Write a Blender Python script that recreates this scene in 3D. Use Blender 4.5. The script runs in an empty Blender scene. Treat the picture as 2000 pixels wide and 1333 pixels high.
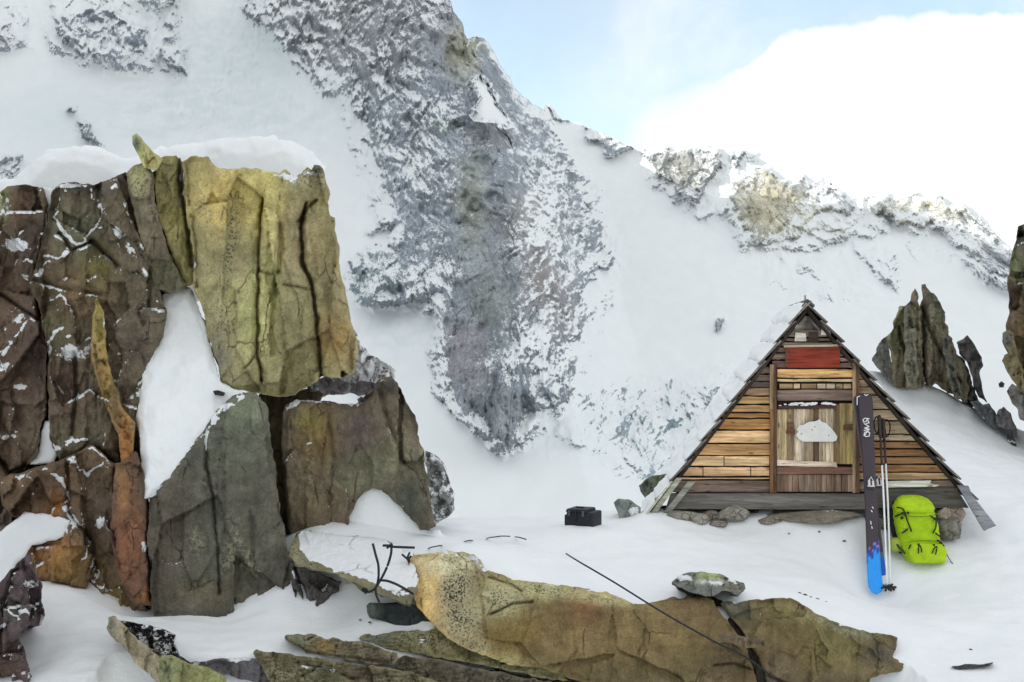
import bpy, bmesh, math, random
import numpy as np
from mathutils import Vector, Matrix

SC = bpy.context.scene
COL = SC.collection
R = math.radians
# ---------------------------------------------------------------- image frame
# Points are given as image pixels (a, b) and depth Y in metres.
F, CX, CY, CZ = 2600.0, 1000.0, 666.5, 2.0
def P(a, b, Y):
    return Vector(((a - CX) / F * Y, Y, CZ - (b - CY) / F * Y))
def PN(a, b, Y):
    return np.stack([(a - CX) / F * Y, Y, CZ - (b - CY) / F * Y], -1)
def lin(c):
    out = []
    for v in c:
        v = v / 255.0
        out.append(v / 12.92 if v <= 0.04045 else ((v + 0.055) / 1.055) ** 2.4)
    return np.array(out)
ALB = 0.72
def alb(c):                      # seen colour -> base colour
    return np.minimum(lin(c) / ALB, 0.9)

# ---------------------------------------------------------------- noise (numpy)
_rng = np.random.RandomState(7)
_perm = np.concatenate([_rng.permutation(256)] * 3)
_g3 = _rng.normal(size=(256, 3)); _g3 /= np.linalg.norm(_g3, axis=1)[:, None]
def perlin(x, y, z):
    xi = np.floor(x).astype(np.int64); yi = np.floor(y).astype(np.int64); zi = np.floor(z).astype(np.int64)
    xf = x - xi; yf = y - yi; zf = z - zi
    xi &= 255; yi &= 255; zi &= 255
    u = xf**3 * (xf * (xf * 6 - 15) + 10); v = yf**3 * (yf * (yf * 6 - 15) + 10); w = zf**3 * (zf * (zf * 6 - 15) + 10)
    def g(i, j, k):
        h = _perm[_perm[_perm[(xi + i) & 255] + ((yi + j) & 255)] + ((zi + k) & 255)]
        G = _g3[h]
        return G[..., 0] * (xf - i) + G[..., 1] * (yf - j) + G[..., 2] * (zf - k)
    x00 = g(0,0,0) * (1-u) + g(1,0,0) * u; x10 = g(0,1,0) * (1-u) + g(1,1,0) * u
    x01 = g(0,0,1) * (1-u) + g(1,0,1) * u; x11 = g(0,1,1) * (1-u) + g(1,1,1) * u
    return ((x00 * (1-v) + x10 * v) * (1-w) + (x01 * (1-v) + x11 * v) * w) * 1.5
def fbm(x, y, z, oct=4, gain=0.5):
    s = 0; a = 1.0; f = 1.0
    for i in range(oct):
        s = s + a * perlin(x * f + 13.7 * i, y * f + 5.1 * i, z * f + 9.3 * i); a *= gain; f *= 2.03
    return s
def ridged(x, y, z, oct=4, gain=0.5):
    s = 0; a = 1.0; f = 1.0
    for i in range(oct):
        s = s + a * (1 - 2 * np.abs(perlin(x * f + 3.7 * i, y * f + 8.1 * i, z * f + 2.3 * i))); a *= gain; f *= 2.1
    return s
def sstep(a, b, x):
    t = np.clip((x - a) / (b - a), 0, 1); return t * t * (3 - 2 * t)
def polydist(pts, X, Y, closed=True):
    """distance to a polyline, nearest point, inside flag"""
    n = len(pts); best = np.full(X.shape, 1e18); bx = np.zeros(X.shape); by = np.zeros(X.shape); ins = np.zeros(X.shape, bool)
    for i in range(n if closed else n - 1):
        x0, y0 = pts[i]; x1, y1 = pts[(i + 1) % n]
        dx, dy = x1 - x0, y1 - y0; L = dx * dx + dy * dy + 1e-12
        t = np.clip(((X - x0) * dx + (Y - y0) * dy) / L, 0, 1)
        qx = x0 + t * dx; qy = y0 + t * dy
        d = (X - qx) ** 2 + (Y - qy) ** 2
        m = d < best
        best[m] = d[m]; bx[m] = qx[m]; by[m] = qy[m]
        if closed and y0 != y1:
            c = ((y0 > Y) != (y1 > Y))
            ins ^= c & (X < (x1 - x0) * (Y - y0) / (y1 - y0) + x0)
    return np.sqrt(best), bx, by, ins
def blob(X, Y, cx, cy, rx, ry, rot=0):
    c, s = math.cos(R(rot)), math.sin(R(rot))
    dx = X - cx; dy = Y - cy
    a = (dx * c + dy * s) / rx; b = (-dx * s + dy * c) / ry
    return np.exp(-(a * a + b * b) ** 1.3)
def worley(X, Y, size, seed):
    """nearest jittered cell: centre and hash; and F2-F1"""
    gx = np.floor(X / size).astype(int); gy = np.floor(Y / size).astype(int)
    b1 = np.full(X.shape, 1e9); b2 = np.full(X.shape, 1e9); cx = np.zeros(X.shape); cy = np.zeros(X.shape); hh = np.zeros(X.shape, int)
    for i in (-1, 0, 1):
        for j in (-1, 0, 1):
            ix = (gx + i) & 255; iy = (gy + j) & 255
            h = _perm[_perm[(ix + seed) & 255] + iy]
            px = (gx + i + 0.15 + 0.7 * (_perm[h] / 255.0)) * size; py = (gy + j + 0.15 + 0.7 * (_perm[h + 77] / 255.0)) * size
            d = np.hypot(X - px, Y - py)
            m = d < b1
            b2 = np.where(m, b1, np.minimum(b2, d)); b1 = np.where(m, d, b1)
            cx = np.where(m, px, cx); cy = np.where(m, py, cy); hh = np.where(m, h, hh)
    return cx, cy, hh, b2 - b1

# ---------------------------------------------------------------- object helpers
def tag(o, label=None, cat=None, group=None, kind=None):
    if label: o['label'] = label
    if cat: o['category'] = cat
    if group: o['group'] = group
    if kind: o['kind'] = kind
    return o
def empty(name, loc, rz=0.0):
    o = bpy.data.objects.new(name, None); COL.objects.link(o)
    o.location = loc; o.rotation_euler = (0, 0, rz); o.empty_display_size = 0.1
    return o
def mesh_np(name, V, faces, mat, parent=None, smooth=True, attrs=None):
    """faces: list of int arrays (n,3) and/or (m,4)"""
    me = bpy.data.meshes.new(name)
    V = np.asarray(V, np.float32)
    me.vertices.add(len(V)); me.vertices.foreach_set('co', V.ravel())
    loops = np.concatenate([f.ravel() for f in faces]) if faces else np.zeros(0, int)
    tot = np.concatenate([np.full(len(f), f.shape[1]) for f in faces])
    start = np.concatenate([[0], np.cumsum(tot)[:-1]])
    me.loops.add(len(loops)); me.loops.foreach_set('vertex_index', loops.astype(np.int32))
    me.polygons.add(len(tot)); me.polygons.foreach_set('loop_start', start.astype(np.int32)); me.polygons.foreach_set('loop_total', tot.astype(np.int32))
    me.polygons.foreach_set('use_smooth', np.full(len(tot), smooth))
    me.update(calc_edges=True); me.validate()
    for k, a in (attrs or {}).items():
        if a.ndim == 1:
            at = me.attributes.new(k, 'FLOAT', 'POINT'); at.data.foreach_set('value', a.astype(np.float32))
        else:
            at = me.attributes.new(k, 'FLOAT_COLOR', 'POINT')
            c = np.ones((len(a), 4), np.float32); c[:, :3] = a; at.data.foreach_set('color', c.ravel())
    if mat: me.materials.append(mat)
    o = bpy.data.objects.new(name, me); COL.objects.link(o)
    if parent is not None: o.parent = parent
    return o
def link_bm(name, bm, mat, parent=None, smooth=False):
    bmesh.ops.recalc_face_normals(bm, faces=bm.faces[:])
    me = bpy.data.meshes.new(name); bm.to_mesh(me); bm.free()
    if smooth: me.polygons.foreach_set('use_smooth', [True] * len(me.polygons))
    if mat: me.materials.append(mat)
    o = bpy.data.objects.new(name, me); COL.objects.link(o)
    if parent is not None: o.parent = parent
    return o
def collayer(bm):
    return bm.verts.layers.float_color.get('Col') or bm.verts.layers.float_color.new('Col')
def prism(bm, poly, y0, y1, col=None, jit=0.0, rnd=random):
    """polygon in (x, z) given as list, extruded from y0 to y1"""
    lay = collayer(bm)
    fr = [bm.verts.new((x, y0 + rnd.uniform(-jit, jit), z)) for x, z in poly]
    bk = [bm.verts.new((x, y1, z)) for x, z in poly]
    n = len(poly)
    fs = [bm.faces.new(fr), bm.faces.new(bk[::-1])]
    for i in range(n):
        fs.append(bm.faces.new((fr[i], bk[i], bk[(i + 1) % n], fr[(i + 1) % n])))
    if col is not None:
        for v in fr + bk: v[lay] = (col[0], col[1], col[2], 1)
    return fr + bk
def tube(bm, pts, r, n=8, col=None, caps=True):
    lay = collayer(bm)
    pts = [Vector(p) for p in pts]
    rs = r if isinstance(r, (list, tuple)) else [r] * len(pts)
    rings = []; up = Vector((0.13, 0.21, 0.97)).normalized()
    for i, p in enumerate(pts):
        t = (pts[min(i + 1, len(pts) - 1)] - pts[max(i - 1, 0)]).normalized()
        if abs(t.dot(up)) > 0.97: up2 = Vector((1, 0, 0))
        else: up2 = up
        a = t.cross(up2).normalized(); b = t.cross(a).normalized()
        ring = []
        for k in range(n):
            an = 2 * math.pi * k / n
            v = bm.verts.new(p + (a * math.cos(an) + b * math.sin(an)) * rs[i])
            if col is not None: v[lay] = (col[0], col[1], col[2], 1)
            ring.append(v)
        rings.append(ring)
    for i in range(len(rings) - 1):
        for k in range(n):
            bm.faces.new((rings[i][k], rings[i][(k + 1) % n], rings[i + 1][(k + 1) % n], rings[i + 1][k]))
    if caps:
        bm.faces.new(rings[0][::-1]); bm.faces.new(rings[-1])
def smooth_path(pts, n=6):
    """Catmull-Rom"""
    pts = [Vector(p) for p in pts]; out = []
    for i in range(len(pts) - 1):
        p0 = pts[max(i - 1, 0)]; p1 = pts[i]; p2 = pts[i + 1]; p3 = pts[min(i + 2, len(pts) - 1)]
        for k in range(n):
            t = k / n
            out.append(0.5 * ((2 * p1) + (p2 - p0) * t + (2 * p0 - 5 * p1 + 4 * p2 - p3) * t * t + (3 * p1 - p0 - 3 * p2 + p3) * t ** 3))
    out.append(pts[-1]); return out

# ---------------------------------------------------------------- materials
class NT:
    def __init__(s, name):
        s.m = bpy.data.materials.new(name); s.m.use_nodes = True; s.t = s.m.node_tree
        s.b = s.t.nodes['Principled BSDF']
    def n(s, typ, **kw):
        nd = s.t.nodes.new(typ)
        for k, v in kw.items(): setattr(nd, k, v)
        return nd
    def l(s, a, b): s.t.links.new(a, b)
    def val(s, sock, v):
        if hasattr(v, 'is_output') or isinstance(v, bpy.types.NodeSocket): s.l(v, sock)
        else: sock.default_value = v
    def math(s, op, a, b=None, c=None, clamp=False):
        nd = s.n('ShaderNodeMath', operation=op, use_clamp=clamp)
        s.val(nd.inputs[0], a)
        if b is not None: s.val(nd.inputs[1], b)
        if c is not None: s.val(nd.inputs[2], c)
        return nd.outputs[0]
    def mix(s, f, a, b, typ='MIX'):
        nd = s.n('ShaderNodeMix', data_type='RGBA', blend_type=typ)
        s.val(nd.inputs[0], f); s.val(nd.inputs[6], a); s.val(nd.inputs[7], b)
        return nd.outputs[2]
    def rng(s, v, a, b, c=0.0, d=1.0, smooth=True):
        nd = s.n('ShaderNodeMapRange', interpolation_type='SMOOTHSTEP' if smooth else 'LINEAR')
        s.val(nd.inputs[0], v); s.val(nd.inputs[1], a); s.val(nd.inputs[2], b); s.val(nd.inputs[3], c); s.val(nd.inputs[4], d)
        return nd.outputs[0]
    def coord(s, scale=(1, 1, 1), kind='Object', rot=(0, 0, 0)):
        tc = s.n('ShaderNodeTexCoord'); mp = s.n('ShaderNodeMapping')
        mp.inputs['Scale'].default_value = scale; mp.inputs['Rotation'].default_value = rot
        s.l(tc.outputs[kind], mp.inputs[0]); return mp.outputs[0]
    def noise(s, co, scale, detail=4, rough=0.55, dist=0.0):
        nd = s.n('ShaderNodeTexNoise'); s.l(co, nd.inputs['Vector'])
        nd.inputs['Scale'].default_value = scale; nd.inputs['Detail'].default_value = detail
        nd.inputs['Roughness'].default_value = rough; nd.inputs['Distortion'].default_value = dist
        return nd.outputs[0]
    def voro(s, co, scale, feature='F1', out=0):
        nd = s.n('ShaderNodeTexVoronoi', feature=feature); s.l(co, nd.inputs['Vector']); nd.inputs['Scale'].default_value = scale
        return nd.outputs[out]
    def attr(s, name, out=0):
        nd = s.n('ShaderNodeAttribute', attribute_name=name); return nd.outputs[out]
    def bump(s, h, strength=0.5, dist=0.02, prev=None):
        nd = s.n('ShaderNodeBump'); nd.inputs['Strength'].default_value = strength; nd.inputs['Distance'].default_value = dist
        s.l(h, nd.inputs['Height'])
        if prev is not None: s.l(prev, nd.inputs['Normal'])
        return nd.outputs[0]
    def done(s, col, rough=0.9, normal=None, spec=0.3):
        s.val(s.b.inputs['Base Color'], col); s.val(s.b.inputs['Roughness'], rough)
        s.b.inputs['Specular IOR Level'].default_value = spec
        if normal is not None: s.l(normal, s.b.inputs['Normal'])
        return s.m
def plain(name, col, rough=0.6, var=0.15, scale=20, spec=0.3, metal=0.0):
    t = NT(name); co = t.coord()
    nz = t.noise(co, scale, 3)
    f = t.rng(nz, 0.3, 0.7, 1 - var, 1 + var)
    c = t.mix(1.0, (*col, 1), f, 'MULTIPLY')
    t.b.inputs['Metallic'].default_value = metal
    return t.done(c, rough, t.bump(nz, 0.15, 0.01), spec)

def mat_snow():
    t = NT('snow_surface'); co = t.coord()
    a = t.noise(co, 3.0, 4, 0.5); b = t.noise(co, 60, 3, 0.6)
    c = t.mix(t.rng(a, 0.3, 0.7), (0.86, 0.88, 0.90, 1), (0.90, 0.91, 0.92, 1))
    d = t.noise(t.coord((1, 2.6, 1)), 14, 4, .55)
    n = t.bump(a, 0.3, 0.06); n = t.bump(d, .22, .02, n); n = t.bump(b, 0.30, 0.012, n)
    return t.done(c, 0.75, n, 0.15)
def mat_rock(name, snow_scale=9.0, speck=1.0, fine=34.0, pale=0.5):
    t = NT(name); co = t.coord()
    col = t.attr('Col'); sn = t.attr('snow', 2); li = t.attr('lichen', 2)
    big = t.noise(co, 2.6, 5, 0.62); mid = t.noise(co, 11, 5, 0.65); fin = t.noise(co, fine * 2.2, 4, 0.7)
    c = t.mix(1.0, col, t.rng(big, 0.25, 0.75, 0.78, 1.25), 'MULTIPLY')
    c = t.mix(1.0, c, t.rng(mid, 0.25, 0.75, 0.82, 1.2), 'MULTIPLY')
    c = t.mix(1.0, c, t.rng(fin, 0.3, 0.7, 0.78, 1.24), 'MULTIPLY')
    # hairline joints
    wc = t.n('ShaderNodeVectorMath', operation='ADD'); nv = t.n('ShaderNodeTexNoise'); t.l(co, nv.inputs['Vector']); nv.inputs['Scale'].default_value = 4.0; nv.inputs['Detail'].default_value = 5
    sv = t.n('ShaderNodeVectorMath', operation='SCALE'); t.l(nv.outputs['Color'], sv.inputs[0]); sv.inputs['Scale'].default_value = .10
    t.l(t.coord((1.0, 1.0, .55)), wc.inputs[0]); t.l(sv.outputs[0], wc.inputs[1])
    jt = t.rng(t.voro(wc.outputs[0], 3.4, 'DISTANCE_TO_EDGE'), 0.0, 0.020, 1.0, 0.0)
    jt = t.math('MULTIPLY', jt, t.rng(t.noise(co, 3.1, 3), .50, .62))
    c = t.mix(t.math('MULTIPLY', jt, .38), c, (0.03, 0.026, 0.022, 1))
    # pale mineral flecks
    pf = t.math('MULTIPLY', t.rng(t.noise(co, fine * 1.4, 5, 0.75), 0.60, 0.72), t.rng(t.noise(co, 6, 3), 0.4, 0.65))
    c = t.mix(t.math('MULTIPLY', pf, pale), c, (0.40, 0.38, 0.30, 1))
    # lichen: pale crust and black dots where the attribute says so
    lc = t.math('MULTIPLY', t.rng(t.math('ADD', t.noise(co, fine * 0.8, 5, 0.7), t.math('MULTIPLY', li, 0.30)), 0.60, 0.70), t.math('MULTIPLY', li, 1.0, clamp=True))
    c = t.mix(t.math('MULTIPLY', lc, 0.8), c, (0.46, 0.43, 0.27, 1))
    bl = t.math('MULTIPLY', t.rng(t.math('ADD', t.noise(co, fine * 1.5, 4, 0.7, 0.1), t.math('MULTIPLY', li, 0.12)), 0.60, 0.66), t.math('MULTIPLY', li, speck, clamp=True))
    c = t.mix(bl, c, (0.022, 0.02, 0.018, 1))
    # thin lying snow
    s1 = t.math('ADD', sn, t.math('MULTIPLY', t.math('SUBTRACT', t.noise(co, snow_scale, 6, 0.62), 0.5), 1.1))
    s2 = t.math('ADD', s1, t.math('MULTIPLY', t.math('SUBTRACT', t.noise(co, snow_scale * 4, 4, 0.6), 0.5), 0.45))
    sm = t.rng(s2, 0.50, 0.56)
    c = t.mix(sm, c, (0.86, 0.87, 0.885, 1))
    n = t.bump(mid, 0.5, 0.05); n = t.bump(fin, 0.45, 0.012, n); n = t.bump(t.math('SUBTRACT', 1.0, jt), .8, .02, n); n = t.bump(sm, 0.5, 0.02, n)
    return t.done(c, 0.92, n, 0.2)
def mat_far():
    """distant mountain: rock ribs with rime and snow between them"""
    t = NT('mountain_surface'); co = t.coord()
    col = t.attr('Col'); rk = t.attr('rock', 2); st = t.attr('steep', 2)
    cs = t.coord((1.0, 0.25, 0.85), 'Object')
    n1 = t.noise(cs, 0.075, 5, 0.6, 0.4); n2 = t.noise(cs, 0.46, 6, 0.70, 1.0); n3 = t.noise(co, 1.1, 5, 0.68)
    n4 = t.noise(t.coord((1.0, 0.12, 0.16), 'Object', (0, R(12), 0)), 0.22, 4, 0.6)
    v = t.math('ADD', t.math('MULTIPLY', t.math('SUBTRACT', n1, 0.5), 0.7), t.math('MULTIPLY', t.math('SUBTRACT', n2, 0.5), 1.9))
    v = t.math('ADD', v, t.math('MULTIPLY', t.math('SUBTRACT', n3, 0.5), 2.1))
    v = t.math('ADD', v, t.math('MULTIPLY', t.math('SUBTRACT', st, 0.5), 1.45))
    v = t.math('ADD', v, t.math('MULTIPLY', t.math('SUBTRACT', n4, 0.5), 0.8))
    e = t.math('ADD', v, t.math('MULTIPLY', t.math('SUBTRACT', rk, 0.5), 1.7))
    m = t.math('MULTIPLY', t.rng(e, -0.09, 0.14), t.rng(rk, 0.02, 0.12))
    c = t.mix(1.0, col, t.rng(n2, 0.3, 0.7, 1.25, 0.7), 'MULTIPLY')
    c = t.mix(1.0, c, t.rng(n3, 0.3, 0.7, 0.75, 1.25), 'MULTIPLY')
    ck = t.rng(t.voro(t.coord((1.0, .3, .34), 'Object', (0, R(10), 0)), 0.085, 'DISTANCE_TO_EDGE'), 0.0, 0.035, 1.0, 0.0)
    ck = t.math('MULTIPLY', ck, t.rng(t.noise(co, .03, 3), .42, .58))
    c = t.mix(t.math('MULTIPLY', ck, .6), c, (0.05, 0.052, 0.056, 1))
    snow = t.mix(t.rng(n1, 0.35, 0.65), (0.80, 0.825, 0.83, 1), (0.835, 0.85, 0.855, 1))
    snow = t.mix(t.math('MULTIPLY', t.attr('ice', 2), .6), snow, (0.64, 0.715, 0.73, 1))
    c = t.mix(m, snow, c)
    return t.done(c, 0.95, None, 0.1)
def mat_wood(name, vertical=False, contrast=1.0):
    t = NT(name)
    sc = (26, 6, 1.6) if vertical else (1.6, 6, 30)
    co = t.coord(sc); co2 = t.coord((1, 1, 1)); co3 = t.coord((7, 3, 0.8) if vertical else (0.8, 3, 9))
    col = t.attr('Col')
    g1 = t.noise(co, 1.6, 6, 0.7, 0.5); g2 = t.noise(co, 5.0, 3, 0.6); w = t.noise(co3, 1.6, 4, 0.6, 0.8)
    c = t.mix(1.0, col, t.rng(g1, 0.25, 0.75, 1 - 0.42 * contrast, 1 + 0.38 * contrast), 'MULTIPLY')
    c = t.mix(1.0, c, t.rng(w, 0.3, 0.7, 0.60, 1.25), 'MULTIPLY')
    dk = t.rng(g2, 0.57, 0.70)
    c = t.mix(t.math('MULTIPLY', dk, 0.8 * contrast), c, (0.05, 0.035, 0.025, 1))
    kn = t.rng(t.voro(t.coord((9, 2, 3) if vertical else (3, 2, 9)), 1.4), 0.05, 0.16, 1.0, 0.0)
    c = t.mix(t.math('MULTIPLY', kn, 0.7), c, (0.06, 0.035, 0.02, 1))
    gr = t.rng(t.noise(co2, 3.2, 5, 0.65), 0.52, 0.72)
    c = t.mix(t.math('MULTIPLY', gr, 0.35), c, (0.16, 0.145, 0.135, 1))
    n = t.bump(g1, 0.5, 0.006)
    return t.done(c, 0.85, n, 0.2)
def mat_vcol(name, rough=0.5, spec=0.4, var=0.08, scale=30):
    t = NT(name); col = t.attr('Col'); nz = t.noise(t.coord(), scale, 3)
    c = t.mix(1.0, col, t.rng(nz, 0.3, 0.7, 1 - var, 1 + var), 'MULTIPLY')
    return t.done(c, rough, t.bump(nz, 0.08, 0.004), spec)

SNOW = mat_snow(); ROCK = mat_rock('cliff_rock'); ROCKS = mat_rock('lichen_rock', 9.0, 1.0, 40.0, 0.6)
FAR = mat_far()
CLOUD_K = 7.3; SKY_GAIN = (1.5, 1.65, 1.5); EXPO = 0.04
# ================================================================ near snow: one sheet
CTRL = [
 # apron in front of the hut
 (1262,1010,11.6),(1300,1014,11.5),(1400,1030,11.4),(1500,1032,11.4),(1600,1026,11.4),(1680,1032,11.35),(1760,1062,11.35),
 (1850,1062,11.35),(1890,1052,11.5),(1935,1036,11.55),(2000,1010,11.7),(1715,1166,10.9),(1800,1100,11.15),(1900,1110,11.0),(2000,1100,11.0),
 (1138,1027,11.3),(1225,1020,11.6),(1650,1100,11.1),(1560,1090,11.0),
 (1000,1052,11.0),(900,1052,10.9),(870,1036,11.3),(1050,1032,11.6),(1180,1014,11.9),(880,1020,12.0),(1050,1014,12.2),(1240,996,12.4),
 # top edge of the big boulder
 (880,1084,9.75),(1000,1134,9.6),(1120,1150,9.6),(1240,1184,9.6),(1380,1172,9.75),(1480,1178,9.7),(1600,1204,9.6),(1740,1248,9.5),
 (1100,1082,10.6),(1300,1092,10.6),(1450,1104,10.7),(1600,1136,10.5),(1400,1138,10.05),
 # right hand foreground
 (1850,1200,10.2),(1990,1180,10.3),(1800,1290,9.3),(1950,1280,9.4),(2020,1333,8.9),(1720,1345,8.7),(2100,1250,9.8),
 # left foreground
 (300,1207,9.72),(450,1208,9.72),(600,1195,9.62),(690,1196,9.65),(720,1168,9.62),(765,1188,9.42),(690,1150,9.75),(650,1237,9.3),(780,1226,9.35),(450,1262,9.2),(400,1290,8.95),(280,1214,9.8),(500,1277,9.05),
 (740,1085,10.0),(680,1056,10.25),(770,1070,10.15),(610,1050,10.2),(130,1148,9.85),(200,1190,9.7),(80,1230,9.3),(60,1290,8.9),(150,1260,9.0),(250,1330,8.5),(100,1340,8.5),(290,1290,8.8),
 (0,1400,8.0),(300,1400,8.0),
 (100,1100,10.6),(300,1050,11.0),(-100,1000,11.2),(740,1000,11.0),(600,1050,11.2),
 # bank to the right of and behind the hut
 (1750,768,15.0),(1830,754,15.2),(1900,802,15.0),(1990,874,14.5),(2080,905,14.5),(1900,930,13.2),(1960,975,12.4),(1700,730,15.2),
 (1300,1000,13.6),(1500,985,13.2),(1420,960,14.8),(1600,900,14.0),
]
MOUNDS = [(float(P(a, b, Y).x), Y, r, h) for a, b, Y, r, h in ((1709,1166,10.80,.16,-.03),(1800,1098,10.98,.28,.015),(1138,1027,11.1,.26,.015),(1225,1020,11.5,.2,.02),(1340,1020,11.4,.3,-.02),(1440,1030,11.4,.3,-.03),(1600,1026,11.42,.4,-.02),(1380,1150,9.75,.25,.03))]
def build_ground():
    pts = np.array([P(*c) for c in CTRL])
    extra = np.array([(x, 4.0, -0.5) for x in (-5, -2, 0, 2, 5)] + [(x, 1.0, -0.9) for x in (-5, 0, 5)] + [(-6.5, 9, 0.1), (-6.5, 13, 0.6), (7, 9, 0.0), (7.5, 13, 0.9)])
    pts = np.concatenate([pts, extra])
    n = len(pts); X = pts[:, :2]
    def U(r2): return np.where(r2 > 1e-12, r2 * np.log(r2 + 1e-12), 0)
    D2 = ((X[:, None] - X[None]) ** 2).sum(-1)
    A = np.zeros((n + 3, n + 3)); A[:n, :n] = U(D2) + np.eye(n) * 0.01
    A[:n, n] = 1; A[:n, n + 1:] = X; A[n, :n] = 1; A[n + 1:, :n] = X.T
    w = np.linalg.solve(A, np.concatenate([pts[:, 2], np.zeros(3)]))
    xs = np.arange(-8, 8.6, 0.03); ys = np.concatenate([np.arange(0.0, 7.5, 0.15), np.arange(7.5, 18.5, 0.03)])
    GX, GY = np.meshgrid(xs, ys); fx = GX.ravel(); fy = GY.ravel(); z = np.zeros(len(fx))
    for c in range(0, len(fx), 20000):
        q = np.stack([fx[c:c + 20000], fy[c:c + 20000]], 1)
        d2 = (q ** 2).sum(1)[:, None] + (X ** 2).sum(1)[None] - 2 * q @ X.T
        z[c:c + 20000] = U(np.maximum(d2, 0)) @ w[:n] + w[n] + q @ w[n + 1:]
    for mx_, my_, mr_, mh_ in MOUNDS: z += mh_ * np.exp(-((fx - mx_) ** 2 + (fy - my_) ** 2) / mr_ ** 2)
    z += 0.028 * fbm(fx * 0.9, fy * 0.9, fx * 0 + 3.3, 4) + 0.012 * fbm(fx * 3.5, fy * 3.5, fx * 0 + 1.3, 3)
    # wind drifts
    z += 0.013 * ridged(fx * 0.8 + fy * 0.5, fy * 1.9 - fx * 0.3, fx * 0 + 7.7, 3) + 0.006 * ridged(fx * 2.6 + fy * 1.4, fy * 5.5 - fx * 0.8, fx * 0 + 2.7, 2) * np.clip(fbm(fx * .7, fy * .7, fx * 0 + 8, 2) + .4, 0, 1)
    z += np.interp(np.hypot(fx + 2.95, (fy - 9.2)), [0, .5], [0, 0])
    front = np.interp(fx, [-2.82, -2.66, -2.35, -1.9, -1.2, -.62, -.45, 0, 1.5, 2.2, 2.5, 2.72, 2.95], [7.6, 8.85, 8.98, 9.0, 9.06, 9.2, 9.46, 9.52, 9.52, 9.5, 9.42, 9.15, 7.6])
    z -= np.minimum(2.2 * np.maximum(front - fy, 0), 1.5) * sstep(-2.85, -2.6, fx) * (1 - sstep(2.6, 2.95, fx))
    edge = np.interp(fx, [-8, -3, -0.7, 0.2, 1.2, 2.2, 4, 6, 8], [12.2, 12.0, 12.15, 12.3, 12.6, 14.5, 15.2, 14.8, 14.6])
    over = np.maximum(fy - edge, 0)
    z -= 0.9 * over * over / (over + 0.4)
    z = np.maximum(z, -8)
    ny, nx = GX.shape; I = np.arange(ny * nx).reshape(ny, nx)
    q = np.stack([I[:-1, :-1], I[:-1, 1:], I[1:, 1:], I[1:, :-1]], -1).reshape(-1, 4)
    o = mesh_np('snow_ground', np.stack([fx, fy, z], 1), [q], SNOW)
    tag(o, kind='structure')
    def height(x, y):
        d2 = ((X - np.array([x, y])) ** 2).sum(1)
        return float(U(d2) @ w[:n] + w[n] + np.array([x, y]) @ w[n + 1:])
    return height
GROUND = build_ground()

# ================================================================ distant mountain, glacier and ridge
SKY = [(-900,-40),(-600,-60),(-300,-50),(0,-60),(250,-50),(450,-70),(620,-80),(740,-90),(810,-80),(860,-40),(880,0),(886,25),(904,44),(907,66),(914,76),(930,73),(945,75),(956,88),(966,106),
 (975,124),(986,140),(1000,162),(1012,182),(1036,200),(1060,216),(1066,206),(1076,204),(1082,218),(1098,234),(1130,240),(1152,252),(1180,262),(1210,276),(1240,290),(1256,291),(1266,286),(1300,286),(1340,288),(1385,286),(1410,291),(1428,296),(1436,290),
 (1452,294),(1480,302),(1510,303),(1524,306),(1545,320),(1570,334),(1602,342),(1625,358),(1642,371),(1668,388),(1682,393),(1700,377),(1706,374),(1720,379),(1745,378),(1770,383),(1800,377),(1830,383),(1860,392),(1885,400),(1905,412),(1930,436),(1950,462),(1968,478),(1985,500),(2010,498),(2060,520),(2200,600),(2500,640)]
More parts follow.
